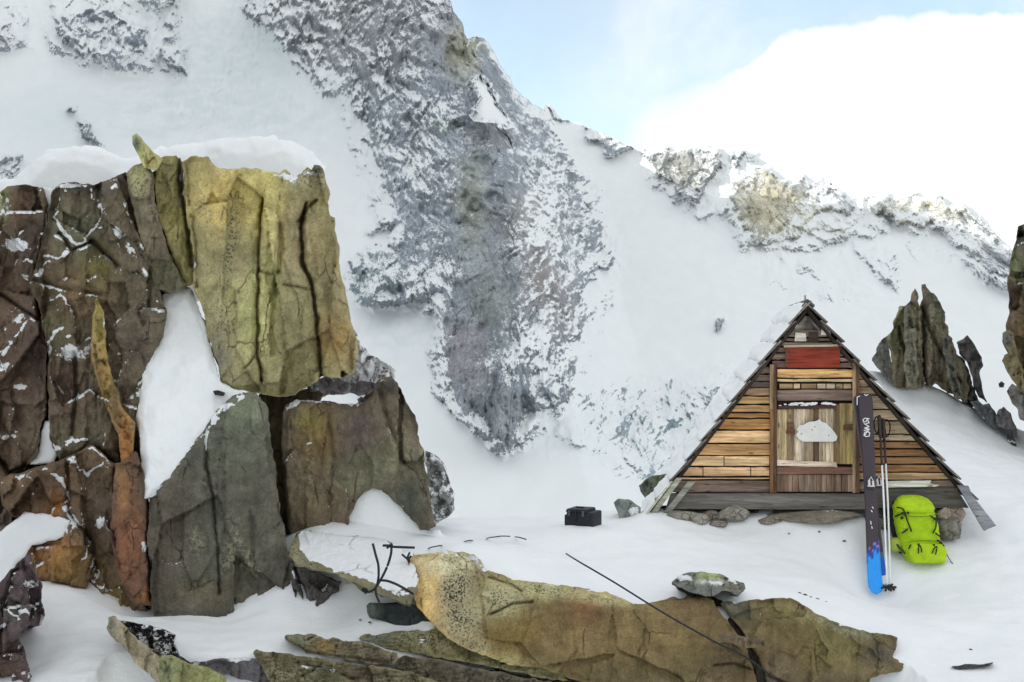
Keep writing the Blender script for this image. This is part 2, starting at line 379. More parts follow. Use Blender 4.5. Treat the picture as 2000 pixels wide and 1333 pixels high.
ROCKPOLY = [
 # (polygon, density, feather)
 ([(470,-20),(478,30),(520,55),(560,110),(600,150),(640,140),(680,180),(700,240),(722,300),(752,380),(782,440),(760,478),(705,490),(678,515),(690,570),(722,604),(800,592),(850,622),(862,700),(872,760),(900,800),(940,822),(955,862),(980,876),(1005,862),(1020,822),(1062,802),(1112,782),(1132,740),(1120,680),(1150,622),(1150,562),(1165,540),(1197,520),(1172,440),(1132,350),(1102,270),(1062,210),(1010,176),(940,66),(880,-10),(860,-110),(700,-380),(480,-300)], 0.60, 16),
 ([(95,25),(200,0),(292,55),(280,108),(210,124),(150,104),(110,70)], 0.56, 16),
 ([(270,-160),(380,-160),(350,14),(300,18)], 0.52, 14),
 ([(-300,20),(20,40),(26,80),(-300,110)], 0.5, 14),
 ([(316,96),(336,104),(352,122),(345,128),(320,112)], 0.5, 7),
 ([(132,206),(142,206),(150,218),(140,216)], 0.75, 4),
 ([(150,236),(168,230),(204,280),(196,286),(160,264)], 0.60, 8),
 ([(-200,300),(36,306),(34,332),(10,366),(-200,420)], 0.58, 10),
 ([(1255,290),(1300,282),(1400,284),(1412,300),(1400,340),(1362,404),(1330,384),(1282,342)], 0.62, 9),
 ([(1430,288),(1452,290),(1445,330),(1432,320)], 0.6, 6),
 ([(1428,352),(1480,326),(1545,352),(1606,342),(1645,368),(1690,402),(1660,420),(1600,415),(1570,450),(1560,466),(1480,484),(1448,440),(1430,392)], 0.60, 12),
 ([(1585,340),(1640,366),(1672,398),(1640,402),(1600,370)], 0.66, 8),
 ([(1560,410),(1700,410),(1722,446),(1650,452),(1580,470)], 0.36, 14),
 ([(1688,370),(1740,374),(1830,378),(1900,405),(1950,455),(2000,480),(2200,590),(2200,640),(2000,562),(1950,542),(1880,500),(1822,452),(1752,438),(1704,406)], 0.58, 14),
 ([(1136,244),(1182,258),(1242,290),(1190,302),(1152,276)], 0.66, 8),
 ([(1064,200),(1078,200),(1100,238),(1074,236)], 0.72, 5),
 ([(1266,770),(1330,750),(1402,740),(1420,760),(1362,850),(1300,932),(1250,952),(1205,885),(1150,840),(1190,815)], 0.38, 26),
 ([(1545,500),(1590,510),(1620,560),(1560,545)], 0.30, 16),
 ([(1640,470),(1760,480),(1750,580),(1700,540)], 0.28, 22),
 ([(1400,628),(1410,626),(1412,642),(1402,646)], 0.7, 4),
 ([(690,640),(720,700),(740,740),(700,760)], 0.45, 14),
 # thinly rimed ground round the crags, ice cliffs and runnels
 ([(420,-60),(470,40),(520,90),(590,170),(650,200),(680,300),(720,420),(690,470),(640,520),(700,640),(830,640),(850,760),(930,850),(980,900),(1060,860),(1150,800),(1180,640),(1230,520),(1180,380),(1120,250),(1000,100),(900,-60)], 0.26, 40),
 ([(60,-60),(330,-60),(360,60),(300,150),(200,150),(90,110)], 0.24, 30),
 ([(-200,10),(60,0),(60,100),(-200,130)], 0.25, 26),
 ([(300,70),(370,90),(372,150),(330,150)], 0.28, 18),
 ([(1120,740),(1440,700),(1440,780),(1340,930),(1240,970),(1150,900),(1060,850)], 0.24, 40),
 ([(1400,470),(1760,450),(1800,520),(1700,600),(1560,600),(1480,540)], 0.17, 40),
 ([(1240,280),(1440,280),(1440,420),(1360,440),(1270,360)], 0.28, 26),
 ([(1420,280),(1720,380),(1740,460),(1560,500),(1440,500),(1400,400)], 0.30, 26),
 ([(1680,370),(1900,390),(2000,470),(2060,620),(1900,540),(1760,460)], 0.32, 22),
 ([(100,200),(210,290),(190,300),(110,240)], 0.24, 20),
 ([(1155,540),(1168,544),(1162,552)], 0.8, 3),
]
SNOWPOLY = [([(934,150),(948,150),(1004,252),(924,240)], 8), ([(1456,312),(1512,300),(1530,303),(1604,346),(1566,352),(1494,334)], 5),
 ([(640,470),(690,470),(770,440),(760,470),(690,500)], 10), ([(690,600),(840,600),(850,640),(800,700),(700,690)], 20)]
def build_far():
    us = np.arange(-900, 2460.1, 2.4); nt = 470
    su = np.array([p[0] for p in SKY], float); sv = np.array([p[1] for p in SKY], float)
    sky = np.interp(us, su, sv)
    rag = fbm(us / 9.0, us * 0 + 2.2, us * 0, 3) * 4.0
    smooth_cap = sstep(1480, 1510, us) * (1 - sstep(1600, 1625, us))
    sky = sky + rag * (1 - smooth_cap) * np.where(us < 880, 3, 1)
    t = np.linspace(0, 1, nt)
    B = 1180.0
    A_ = np.repeat(us[None], nt, 0)
    kk = np.exp(-(np.arange(-24, 25) / 9.0) ** 2); kk /= kk.sum()
    sky_s = np.convolve(np.pad(sky, 24, mode='edge'), kk, 'valid')
    V_ = B + (sky_s[None] - B) * t[:, None] + (sky - sky_s)[None] * sstep(.93, 1.0, t)[:, None]
    nb = 26; tb = np.linspace(0, 1, nb + 1)[1:]
    Ab = np.repeat(us[None], nb, 0)
    # the far side falls away behind the skyline
    back = np.where(us < 1060, 1.0, 0.35)
    Vb = sky[None] + tb[:, None] ** 1.3 * (700 * back[None])
    Db = tb[:, None] * np.where(us < 1060, 120, 420)[None]
    A = np.concatenate([A_, Ab]); V = np.concatenate([V_, Vb])
    behind = np.concatenate([np.zeros_like(A_), Db])
    a = A.ravel(); b = V.ravel(); bd = behind.ravel(); front = bd == 0
    bref = np.where(front, b, np.repeat(sky[None], nt + nb, 0).ravel())
    # rock density
    rock = np.zeros(len(a)); massif = np.zeros(len(a))
    wa = a + 13 * fbm(a / 42, bref / 42, a * 0 + 1.1, 5, .6); wb = bref + 13 * fbm(a / 42, bref / 42, a * 0 + 6.1, 5, .6)
    for k, (poly, den, fe) in enumerate(ROCKPOLY):
        pp = np.array(poly); m = (wa > pp[:, 0].min() - 60) & (wa < pp[:, 0].max() + 60) & (wb > pp[:, 1].min() - 60) & (wb < pp[:, 1].max() + 60)
        d, _, _, ins = polydist(poly, wa[m], wb[m]); sd = np.where(ins, d, -d)
        r = den * sstep(-fe * 0.5, fe, sd)
        rock[m] = np.maximum(rock[m], r)
        if k == 0: massif[m] = sstep(-6, 60, sd)
    for poly, fe in SNOWPOLY:
        pp = np.array(poly); m = (wa > pp[:, 0].min() - 40) & (wa < pp[:, 0].max() + 40) & (wb > pp[:, 1].min() - 40) & (wb < pp[:, 1].max() + 40)
        d, _, _, ins = polydist(poly, wa[m], wb[m]); sd = np.where(ins, d, -d)
        rock[m] *= 1 - sstep(-fe, fe, sd)
    # local modulation of density
    rock *= np.clip(1 + 0.35 * fbm(a / 70, bref / 90, a * 0 + 4.4, 3), 0.3, 1.35)
    for cx, cy, rx, ry, k in [(930,330,60,150,0.25),(960,560,70,120,0.3),(900,700,50,110,0.3),(980,820,50,60,0.35),(760,80,180,90,0.12),(880,110,50,60,0.25),(740,520,60,60,0.1),(800,420,60,80,0.12),(860,180,120,120,.10),(960,450,90,200,.10),(930,760,80,90,.12),
                             (1060,440,60,160,-0.10),(1050,700,70,70,-0.12),(820,250,110,90,-0.05),(1090,330,40,120,-0.08),(1500,400,60,60,0.2),(1830,480,90,40,-0.15)]:
        rock += k * blob(a, bref, cx, cy, rx, ry) * (rock > 0.05)
    # range: glacier plane, the massif standing in front of it
    left = 1 - sstep(960, 1140, a + (bref - 300) * -0.28)
    Dg = 560 + (1120 - b) * 1.24
    Dm = 560 + (1120 - b) * 0.66
    buttress = np.maximum(massif, 0) * sstep(560, 900, a) 
    D = Dg + (Dm - Dg) * left
    # the bowl left of the buttress
    D += 110 * blob(a, b, 420, 260, 300, 260) * (a < 1400)
    axis = np.interp(bref, [-300, 0, 300, 600, 870], [760, 870, 950, 985, 985])
    rib = np.exp(-((a - axis) / 130.0) ** 2)
    D -= 46 * rib * sstep(930, 700, bref) 
    D -= 24 * massif * sstep(620, 760, a)
    D -= 26 * rock * sstep(1215, 1300, a) * (1 - sstep(560, 640, bref))
    Dbase = D.copy()
    x = (a - CX) / F * D; z = -(b - CY) / F * D
    rr = sstep(0.02, 0.45, rock)
    # ribs run down the fall line
    wv = fbm(x / 60, D / 200, z / 60 + 3, 3) * .5
    tl = (z / 130) * (1 - 2 * sstep(880, 1040, a + 60 * fbm(a / 90, bref / 90, a * 0 + 9, 2)))
    nz = ridged(x / 44 + tl + wv, D / 300, z / 150, 3, 0.5) * 9 + ridged(x / 15 + tl * 2 + wv * 2, D / 120, z / 46, 3, 0.55) * 4.2 + fbm(x / 9, D / 60, z / 11, 4, 0.6) * 2.4 + ridged(x / 5.2 + tl * 4, D / 60, z / 13, 3, 0.5) * 1.3
    sn = fbm(x / 120, D / 200, z / 110, 4, 0.45) * 9 + fbm(x / 22, D / 40, z / 30, 3) * 0.5
    # fluted ice on the steep snow under the crest
    fl = blob(a, b, 560, 130, 120, 90) + 0.8 * blob(a, b, 700, 260, 40, 110) + blob(a, b, 1110, 850, 80, 40)
    sn -= ridged(x / 7, x * 0, z / 130, 3, 0.5) * 1.6 * np.clip(fl, 0, 1)
    fr = np.where(front, 1.0, 0.5)
    D = D - (nz * rr * 1.7 + sn * (1 - 0.6 * rr)) * fr
    # seracs and hanging ice
    ser = np.clip(blob(a, b, 440, 140, 130, 110) + blob(a, b, 300, 230, 120, 60) + .8 * blob(a, b, 1180, 830, 120, 70) + .8 * blob(a, b, 780, 660, 80, 50) + .7 * blob(a, b, 560, 240, 120, 40) , 0, 1) * (1 - rr)
    st_ = z / 16 + fbm(x / 26, D / 60, z / 60 + 2, 4) * 1.3; st_ = st_ - np.floor(st_)
    D = D + ser * (5.0 * np.abs(st_ - .5) + 2.2 * ridged(x / 8, D / 90, z / 30, 3)) * fr
    ice = np.clip(ser * (.35 + .9 * np.clip(fbm(x / 18, D / 60, z / 9, 3) + .3, 0, 1)) + .35 * np.clip(fl, 0, 1) * (1 - rr), 0, 1)
    ice = np.maximum(ice, .9 * blob(a, b, 1290, 840, 130, 80) * np.clip(.3 + fbm(x / 12, D / 60, z / 12, 3), 0, 1))
    ice = np.maximum(ice, .8 * blob(a, b, 110, 240, 140, 90) * (a < 240))
    # soft roll at the very crest
    D = D + bd
    pos = PN(a, b, D)
    nrow = nt + nb; nu = len(us); I = np.arange(nrow * nu).reshape(nrow, nu)
    q = np.stack([I[:-1, :-1], I[:-1, 1:], I[1:, 1:], I[1:, :-1]], -1).reshape(-1, 4)
    # steepness for the snow cover
    G = pos.reshape(nrow, nu, 3); du = np.gradient(G, axis=1); dv = np.gradient(G, axis=0)
    N = np.cross(du, dv); N /= np.linalg.norm(N, axis=-1, keepdims=True) + 1e-9
    steep = np.clip(1.0 - N[..., 2] * np.sign(-N[..., 1] + 1e-9), 0, 2).ravel()
    S2 = steep.reshape(nrow, nu)
    def blur(M, k):
        for ax in (0, 1):
            c = np.cumsum(np.concatenate([np.zeros_like(np.take(M, [0], ax)), M], ax), ax); n = M.shape[ax]
            i0 = np.clip(np.arange(n) - k, 0, n); i1 = np.clip(np.arange(n) + k + 1, 0, n); w_ = (i1 - i0)
            M = (np.take(c, i1, ax) - np.take(c, i0, ax)) / (w_[:, None] if ax == 0 else w_[None])
        return M
    mu = blur(S2, 14); sdv = np.sqrt(np.maximum(blur((S2 - mu) ** 2, 22), 1e-5))
    steep = np.clip(.5 + .30 * ((S2 - mu) / (sdv + .03)), 0, 1).ravel()
    # rock colours
    col = np.zeros((len(a), 3)) + alb((126, 132, 139))
    def tint(cx, cy, rx, ry, c, k, rot=0):
        nonlocal col
        m = (blob(wa, wb, cx, cy, rx, ry, rot) * k)[:, None]; col = col * (1 - m) + alb(c) * m
    tint(700,40,200,110,(126,122,120),0.5); tint(905,100,35,55,(150,145,116),0.6); tint(920,400,32,110,(140,142,126),0.6); tint(965,270,45,30,(104,104,108),0.9)
    tint(1040,430,60,60,(134,128,120),0.6); tint(990,560,90,110,(118,122,122),0.5); tint(960,600,40,70,(112,118,112),0.6,-20); tint(1060,540,40,70,(122,112,108),0.7); tint(905,700,50,80,(120,116,118),0.8)
    tint(980,820,60,60,(120,124,126),0.7); tint(1110,610,50,60,(118,112,110),0.6); tint(720,530,70,60,(110,126,128),0.7); tint(1290,850,120,110,(130,146,152),0.8)
    tint(1500,400,75,75,(176,168,142),.8); tint(1340,330,80,60,(140,138,130),0.8); tint(1600,430,60,40,(186,182,166),0.9); tint(1800,410,110,40,(168,164,146),0.9); tint(1900,470,80,60,(150,152,152),0.7); tint(865,245,20,18,(110,122,118),0.9)
    col *= np.clip(1 + 0.40 * fbm(x / 24, D / 80, z / 34, 4), 0.5, 1.6)[:, None]
    rockf = np.clip(rock, 0, 1)
    # three pieces of terrain: left mountain, glacier, and the sunlit ridge
    qa = a[q].mean(1); qr = np.maximum(massif[q].mean(1), 0); qb = bref[q].mean(1)
    is_m = (left[q].mean(1) > 0.5) & (qb < 880)
    ridge_line = np.interp(qa, [1040, 1260, 1340, 1480, 1560, 1720, 1880, 2000, 2200], [300, 330, 410, 490, 475, 455, 510, 570, 650])
    is_r = (~is_m) & (qa > 1040) & (qb < ridge_line)
    for name, m in (('mountain', is_m), ('ridge', is_r), ('glacier', ~(is_m | is_r))):
        f = q[m]; used = np.unique(f); mp = np.full(len(a), -1); mp[used] = np.arange(len(used))
        o = mesh_np(name, pos[used], [mp[f]], FAR, attrs={'Col': col[used], 'rock': rockf[used], 'steep': steep[used], 'ice': ice[used]})
        tag(o, kind='structure')
build_far()

def build_sun_block():
    """added cirque wall, out of view on the left, shaped to block the low sun"""
    ss = np.linspace(0, 1, 150); hs = np.linspace(0, 1, 90)
    S, H = np.meshgrid(ss, hs)
    y = 1560 - S * 2160; x0 = -380 - 120 * np.sin(S * 3.0) - 60 * S
    top = 430 + 260 * (1 - sstep(1180, 1240, y)) * sstep(300, 800, y) + 120 * sstep(1180, 1240, y) + 30 * np.sin(S * 9) + 24 * fbm(S * 7, S * 0, S * 0 + .5, 4)
    h = np.where(H < 0.75, H / 0.75, 1 - (H - 0.75) / 0.25 * 0.5)
    xx = x0 - H * 300 - 25 * fbm(S * 12, H * 5, S * 0, 4); zz = -140 + h * (top + 140)
    pos = np.stack([xx, y, zz], -1).reshape(-1, 3)
    ny, nx = S.shape; I = np.arange(ny * nx).reshape(ny, nx)
    q = np.stack([I[:-1, :-1], I[:-1, 1:], I[1:, 1:], I[1:, :-1]], -1).reshape(-1, 4)
    rk = np.clip(0.4 + 0.5 * fbm(S * 9, H * 4, S * 0 + 3, 3), 0, 0.8).ravel()
    o = mesh_np('mountain', pos, [q], FAR, attrs={'Col': np.zeros((len(pos), 3)) + alb((112, 116, 126)), 'rock': rk, 'steep': np.full(len(pos), 0.5)})  # unseen sun blocker, added apart from the visible mountain
    tag(o, kind='structure')
build_sun_block()
# ================================================================ rock bodies
def resample(outline, seg=5.0, rag=2.5, seed=0, freq=22.0):
    pts = []
    n = len(outline)
    for i in range(n):
        x0, y0 = outline[i]; x1, y1 = outline[(i + 1) % n]
        k = max(1, int(math.hypot(x1 - x0, y1 - y0) / seg))
        for j in range(k): pts.append((x0 + (x1 - x0) * j / k, y0 + (y1 - y0) * j / k))
    p = np.array(pts, float); o = seed * 17.31
    dx = fbm(p[:, 0] / freq, p[:, 1] / freq, np.full(len(p), o), 4, 0.6) * rag
    dy = fbm(p[:, 0] / freq, p[:, 1] / freq, np.full(len(p), o + 50), 4, 0.6) * rag
    return np.stack([p[:, 0] + dx, p[:, 1] + dy], 1)
_seed = [0]
def relief(name, outline, Y, thick=0.6, bevel=26, bulge=0.18, tilt=(0, 0), cracks=(), facet=(70, 0.05), rough=0.05, rag=2.5, step=2.6,
           mat=None, base=(95, 85, 70), paint=(), snow=(), lichen=(), snow_base=0.0, lichen_base=0.0, parent=None, profile=None, vfac=1.0, grain=0.35, strata=None, crackle=0.035, ledge=0.0, sat=0.84, gain=1.12):
    """a boulder or block: its face is modelled in depth, its flanks run back 'thick' metres and close behind"""
    _seed[0] += 1; sd_ = _seed[0]
    ol = resample(outline, 4.0, rag, sd_); ol = ol + rag * .55 * np.stack([_perm[(np.arange(len(ol)) // 2 * 7 + sd_ * 13) % 256] / 255. - .5, _perm[(np.arange(len(ol)) // 3 * 11 + sd_ * 29) % 256] / 255. - .5], 1)
    x0, y0 = ol.min(0) - step; x1, y1 = ol.max(0) + step
    gx = np.arange(x0, x1 + step, step); gy = np.arange(y0, y1 + step, step)
    X, Yp = np.meshgrid(gx, gy); shp = X.shape
    d, bx, by, ins = polydist([tuple(p) for p in ol], X, Yp)
    sd = np.where(ins, d, -d)
    keep = sd > -0.72 * step
    snap = keep & (sd < 0.38 * step)
    X = np.where(snap, bx, X); Yp = np.where(snap, by, Yp); sd = np.where(snap, 0, sd)
    idx = np.full(shp, -1); idx[keep] = np.arange(keep.sum())
    a, b, c, e = idx[:-1, :-1], idx[:-1, 1:], idx[1:, 1:], idx[1:, :-1]
    k4 = np.stack([a, b, c, e], -1).reshape(-1, 4); kk = (k4 >= 0)
    quads = k4[kk.all(1)]
    tris = []
    for miss in range(4):
        m = (~kk[:, miss]) & (kk.sum(1) == 3)
        tris.append(k4[m][:, [i for i in range(4) if i != miss]])
    tris = np.concatenate(tris)
    px = X[keep]; py = Yp[keep]; s = sd[keep]
    cx, cy = ol.mean(0); m = Y / F; bevel = bevel * 0.42; bulge = min(bulge, 0.60 * bevel * m)
    wx = px + 3.5 * fbm(px / 45, py / 45, px * 0 + sd_, 3); wy = py + 3.5 * fbm(px / 45, py / 45, px * 0 + sd_ + 31, 3)
    tt = np.clip(s / (bevel * np.clip(1 + .6 * fbm(px / 40, py / 40, px * 0 + sd_ + 3, 2), .4, 1.8)), 0, 1); prof = .3 * np.sqrt(np.clip(1 - (1 - tt) ** 2, 0, 1)) + .7 * tt
    D = Y + tilt[0] * (px - cx) + tilt[1] * (py - cy) - bulge * prof
    if profile is not None: D = D + profile(px, py)
    edge = np.clip(s / 6, 0, 1)
    if facet[1] > 0:
        for sc, am in ((1.0, 1.0), (0.42, 0.42)):
            fcx, fcy, hh, gap = worley(wx, wy / 1.7 * vfac, facet[0] * sc, sd_ * 3)
            tx = (_perm[hh + 11] / 255.0 - 0.5); ty = (_perm[hh + 91] / 255.0 - 0.5); off = (_perm[hh + 151] / 255.0 - 0.5)
            gw = 1.5 if sc == 1 else 1.1
            D += edge * crackle * am * np.exp(-(gap / gw) ** 2) * np.clip(fbm(px / 60, py / 60, px * 0 + sd_ + sc * 9, 2) * 1.6 + .25, 0, 1)
            D += edge * facet[1] * am * 1.75 * (tx * (wx - fcx) / (facet[0] * sc) * 2 + ty * (wy / 1.7 * vfac - fcy) / (facet[0] * sc) * 2 + off * 0.8)
    if strata is not None:
        ang, per, amp = strata; q = wx * math.cos(R(ang)) + wy * math.sin(R(ang)); q = q + 10 * fbm(px / 60, py / 60, px * 0 + 3 + sd_, 3)
        fr = (q / per) % 1.0; D += edge * amp * (fr - 0.5)
    D += edge * rough * .6 * (fbm(px / 55, py / 75, px * 0 + sd_ * 2.1, 4) + grain * ridged(px / 16, py / 24, px * 0 + sd_, 3))
    for line, w, dep in cracks:
        dd, _, _, _ = polydist(line, px + 3 * fbm(px / 25, py / 25, px * 0 + 5.5, 3), py, closed=False)
        D += 1.15 * dep * np.exp(-(dd / (w * .62)) ** 2) + .25 * dep * np.exp(-(dd / (w * 2.2)) ** 2)
    # albedo
    col = np.zeros((len(px), 3)) + alb(base)
    for p in paint:
        bx_, by_, rx, ry, rot, cc, st = p
        mk = np.clip(blob(wx, wy, bx_, by_, rx, ry, rot) * st * (1 + 0.5 * fbm(px / 22, py / 30, px * 0 + bx_, 3)), 0, 1)[:, None]
        col = col * (1 - mk) + alb(cc) * mk
    col *= np.clip(1 + 0.16 * fbm(px / 30, py / 60, px * 0 + sd_ + 8, 4), 0.6, 1.5)[:, None]
    lum = col @ np.array([.3, .6, .1]); col = lum[:, None] + (col - lum[:, None]) * sat; col = np.minimum(col * gain, .8)
    sn = np.full(len(px), snow_base, float)
    for p in snow:
        if isinstance(p[0], (list, tuple)):           # a drift along a ledge: (polyline, half width, amount)
            dd, _, _, _ = polydist(p[0], wx + 5 * fbm(px / 14, py / 14, px * 0 + 2.2, 2), wy + 5 * fbm(px / 14, py / 14, px * 0 + 7.2, 2), closed=len(p[0]) > 2 and p[0][0] == p[0][-1])
            if len(p[0]) > 2 and p[0][0] == p[0][-1]:
                _, _, _, inn = polydist(p[0][:-1], wx * .5 + px * .5, wy * .5 + py * .5); dd = np.where(inn, 0, dd)
            sn = np.maximum(sn, p[2] * (np.clip(.92 + .55 * fbm(px / 26, py / 26, px * 0 + 4.2, 3), .45, 1.2) if p[2] <= 1 else 1.3) * (1 - sstep(p[1] * 0.3, p[1] * 1.5, dd)))
        else:
            sn = np.maximum(sn, blob(wx, wy, *p[:5]) * p[5])
    li = np.full(len(px), lichen_base, float)
    for p in lichen: li = np.maximum(li, blob(wx, wy, *p[:5]) * p[5])
    if ledge > 0:                                          # snow settles where the face steps outwards
        GD = np.full(shp, np.nan); GD[keep] = D
        up = (np.roll(GD, 2, 0) - np.roll(GD, -1, 0)) / (3 * step * m)
        up = np.nan_to_num(up[keep]); sn = np.maximum(sn, ledge * sstep(.45, 1.1, up) * np.clip(.7 + .8 * fbm(px / 30, py / 30, px * 0 + 6.6, 3), 0, 1.2))
    D -= edge * 0.015 * sstep(0.5, 0.8, sn)
    V = PN(px, py, D)
    # flanks and back
    quads_l = [quads]; fl = np.concatenate([quads[:, [0, 1]], quads[:, [1, 2]], quads[:, [2, 3]], quads[:, [3, 0]], tris[:, [0, 1]], tris[:, [1, 2]], tris[:, [2, 0]]])
    key = fl.min(1).astype(np.int64) * 10000000 + fl.max(1)
    uq, inv, cnt = np.unique(key, return_inverse=True, return_counts=True)
    be = fl[cnt[inv] == 1]
    bv = np.unique(be); nv = len(V)
    mp = np.full(nv, -1); mp[bv] = np.arange(len(bv))
    cen = P(cx, cy, Y); cen = np.array(cen)
    rings = [V]; prev = {}
    offs = [0.0]
    cols = [col]; sns = [sn]; lis = [li]; start = nv; last = None; newfaces = []
    for dep, shrink in ((0.18, 0.985), (0.5, 0.93), (1.0, 0.78)):
        W = V[bv].copy(); k_ = (W[:, 1] + thick * dep) / W[:, 1]     # flanks fan out with the joints of the rock
        W[:, 0] *= k_; W[:, 2] = CZ + (W[:, 2] - CZ) * k_
        c_ = W.mean(0); W[:, 0] = c_[0] + (W[:, 0] - c_[0]) * shrink; W[:, 2] = c_[2] + (W[:, 2] - c_[2]) * shrink
        W[:, 1] += thick * dep
        W += 0.04 * thick * np.stack([fbm(W[:, 0] * 4, W[:, 1] * 4, W[:, 2] * 4 + k, 2) for k in (0, 9, 18)], 1)
        rings.append(W); cols.append(col[bv]); sns.append(sn[bv]); lis.append(li[bv])
        i0 = be[:, 0]; i1 = be[:, 1]
        if last is None: newfaces.append(np.stack([i1, i0, mp[i0] + start, mp[i1] + start], 1))
        else: newfaces.append(np.stack([mp[i1] + last, mp[i0] + last, mp[i0] + start, mp[i1] + start], 1))
        last = start; start += len(bv)
    rings.append(np.array([[W[:, 0].mean(), W[:, 1].mean() + 0.05 * thick, W[:, 2].mean()]])); cols.append(col[:1]); sns.append(np.zeros(1)); lis.append(np.zeros(1))
    cap = np.stack([mp[be[:, 1]] + last, mp[be[:, 0]] + last, np.full(len(be), start)], 1)
    V = np.concatenate(rings); faces = [quads[:, ::-1]] + [f[:, ::-1] for f in newfaces] + [tris[:, ::-1], cap[:, ::-1]]
    V = V - cen[None] if parent is None else V
    o = mesh_np(name, V, faces, mat or ROCK, parent, attrs={'Col': np.concatenate(cols), 'snow': np.concatenate(sns), 'lichen': np.concatenate(lis)})
    if parent is None: o.location = cen
    return o
def rock(name, label, outline, Y, group=None, cat='rock', **kw):
    return tag(relief(name, outline, Y, **kw), label, cat, group)

OL = (112, 106, 62); YE = (172, 152, 66); GY = (150, 146, 74); OR = (160, 112, 40); RB = (122, 74, 50); BR = (84, 70, 60); DK = (62, 54, 50); GG = (84, 82, 66); PU = (82, 68, 70)
CG = 'blocks of the left cliff'
# ---- dark columns at the far left
rock('rock_column', 'dark brown rock column at the left edge of the cliff, snow clots on its face', [(-340,400),(-260,372),(-180,384),(-90,366),(0,374),(20,364),(48,360),(86,368),(94,400),(91,450),(75,500),(62,540),(76,620),(90,680),(90,760),(92,800),(80,835),(74,885),(48,918),(10,930),(-70,960),(-200,1010),(-330,1100)], 10.3, CG,
     ledge=.62, sat=.9, gain=1.25, base=(88,74,60), thick=1.2, bevel=34, bulge=.30, facet=(80,.12), rough=.09,
     paint=[(45,400,30,30,0,(96,74,56),.8),(5,395,16,30,0,(128,134,90),.8),(60,470,30,90,0,(50,44,40),.7),(30,700,60,120,0,(78,62,54),.6),(15,560,40,40,0,(96,76,62),.6),(70,650,20,120,0,(58,48,46),.6)],
     snow=[(30,478,34,16,10,.75),(12,410,30,12,-25,.55),([(5,690),(25,660),(50,632),(62,620)],4,.75),([(0,720),(10,712)],8,.8),(40,755,16,7,0,.8),(50,545,16,12,60,.6),([(0,855),(25,850)],6,.8),(15,400,10,20,20,.6)],
     cracks=[([(0,575),(40,600),(75,625)],4,.10),([(-10,890),(20,925),(50,910)],6,.18)])
rock('rock_column', 'grey brown rock column with a snow dusted edge, left of the leaning pillars', [(100,372),(118,360),(150,356),(182,362),(205,352),(228,346),(240,376),(262,440),(285,490),(308,560),(326,612),(318,660),(294,700),(286,745),(300,795),(300,835),(272,905),(240,915),(225,908),(182,868),(120,905),(100,862),(95,800),(96,740),(95,690),(80,620),(62,545),(75,500),(92,430)], 10.2, CG,
     ledge=.62, sat=.95, gain=1.25, base=(84,76,62), thick=1.2, bevel=36, bulge=.30, facet=(95,.13), rough=.09,
     paint=[(150,450,40,50,0,(84,86,66),.7),(160,570,80,60,0,(96,78,56),.8),(190,520,30,40,0,(104,100,56),.6),(100,640,30,50,0,(76,76,52),.6),(260,660,50,60,0,(84,76,66),.7),(130,760,50,70,0,(84,66,58),.7),(270,560,60,60,0,(84,78,64),.5),(170,370,60,12,0,(54,50,50),.7)],
     snow=[([(180,380),(215,430),(262,500),(282,540)],9,.62),([(110,415),(118,450),(150,480),(165,470),(178,450),(195,445)],5,.85),([(75,540),(92,515)],6,.8),([(100,585),(118,580),(138,600)],4,.9),([(150,585),(160,572)],4,.8),(134,656,9,4,-15,1),(140,690,44,26,-10,.64),([(95,690),(100,660),(120,640)],4,.7),(265,600,20,30,60,.5),(275,770,26,26,0,.6),([(110,880),(130,862),(170,858)],3,.8),(240,690,24,50,-20,.42),(140,362,50,7,0,.6),([(85,500),(115,505),(130,492)],4,.8)],
     cracks=[([(118,455),(140,490),(180,470),(230,520)],5,.10),([(60,545),(130,565),(200,575)],4,.05),([(140,850),(150,760),(145,690)],5,.10)])
rock('rock_fin', 'thin orange rock fin running down the dark column', [(190,583),(203,612),(206,660),(213,720),(236,790),(264,826),(262,870),(250,960),(238,925),(232,850),(205,792),(188,742),(180,690),(180,630)], 9.98, CG,
     base=(128,104,58), thick=.5, bevel=12, bulge=.07, facet=(30,.06), rough=.06, paint=[(192,620,14,50,0,(158,144,76),.8),(243,870,16,60,0,(158,104,46),.9),(208,720,12,60,0,(150,122,58),.7),(225,780,14,40,0,(96,78,56),.6)], snow=[([(205,620),(212,700)],4,.5)])
rock('rock_slab', 'rust orange rock slab leaning below the orange fin', [(226,905),(246,900),(266,880),(285,935),(293,1000),(290,1080),(297,1150),(300,1182),(262,1186),(230,1120),(216,1050),(220,980)], 9.86, CG,
     base=(96,74,58), thick=.5, bevel=20, bulge=.14, facet=(60,.05), rough=.05, paint=[(252,1060,30,90,0,(126,82,54),.85),(240,950,14,50,0,(140,100,54),.7),(285,930,14,60,0,(70,60,46),.7),(290,1165,20,20,0,(150,100,50),.7)],
     snow=[(282,1070,10,16,0,.65)], cracks=[([(288,940),(291,1060),(296,1170)],4,.12)])
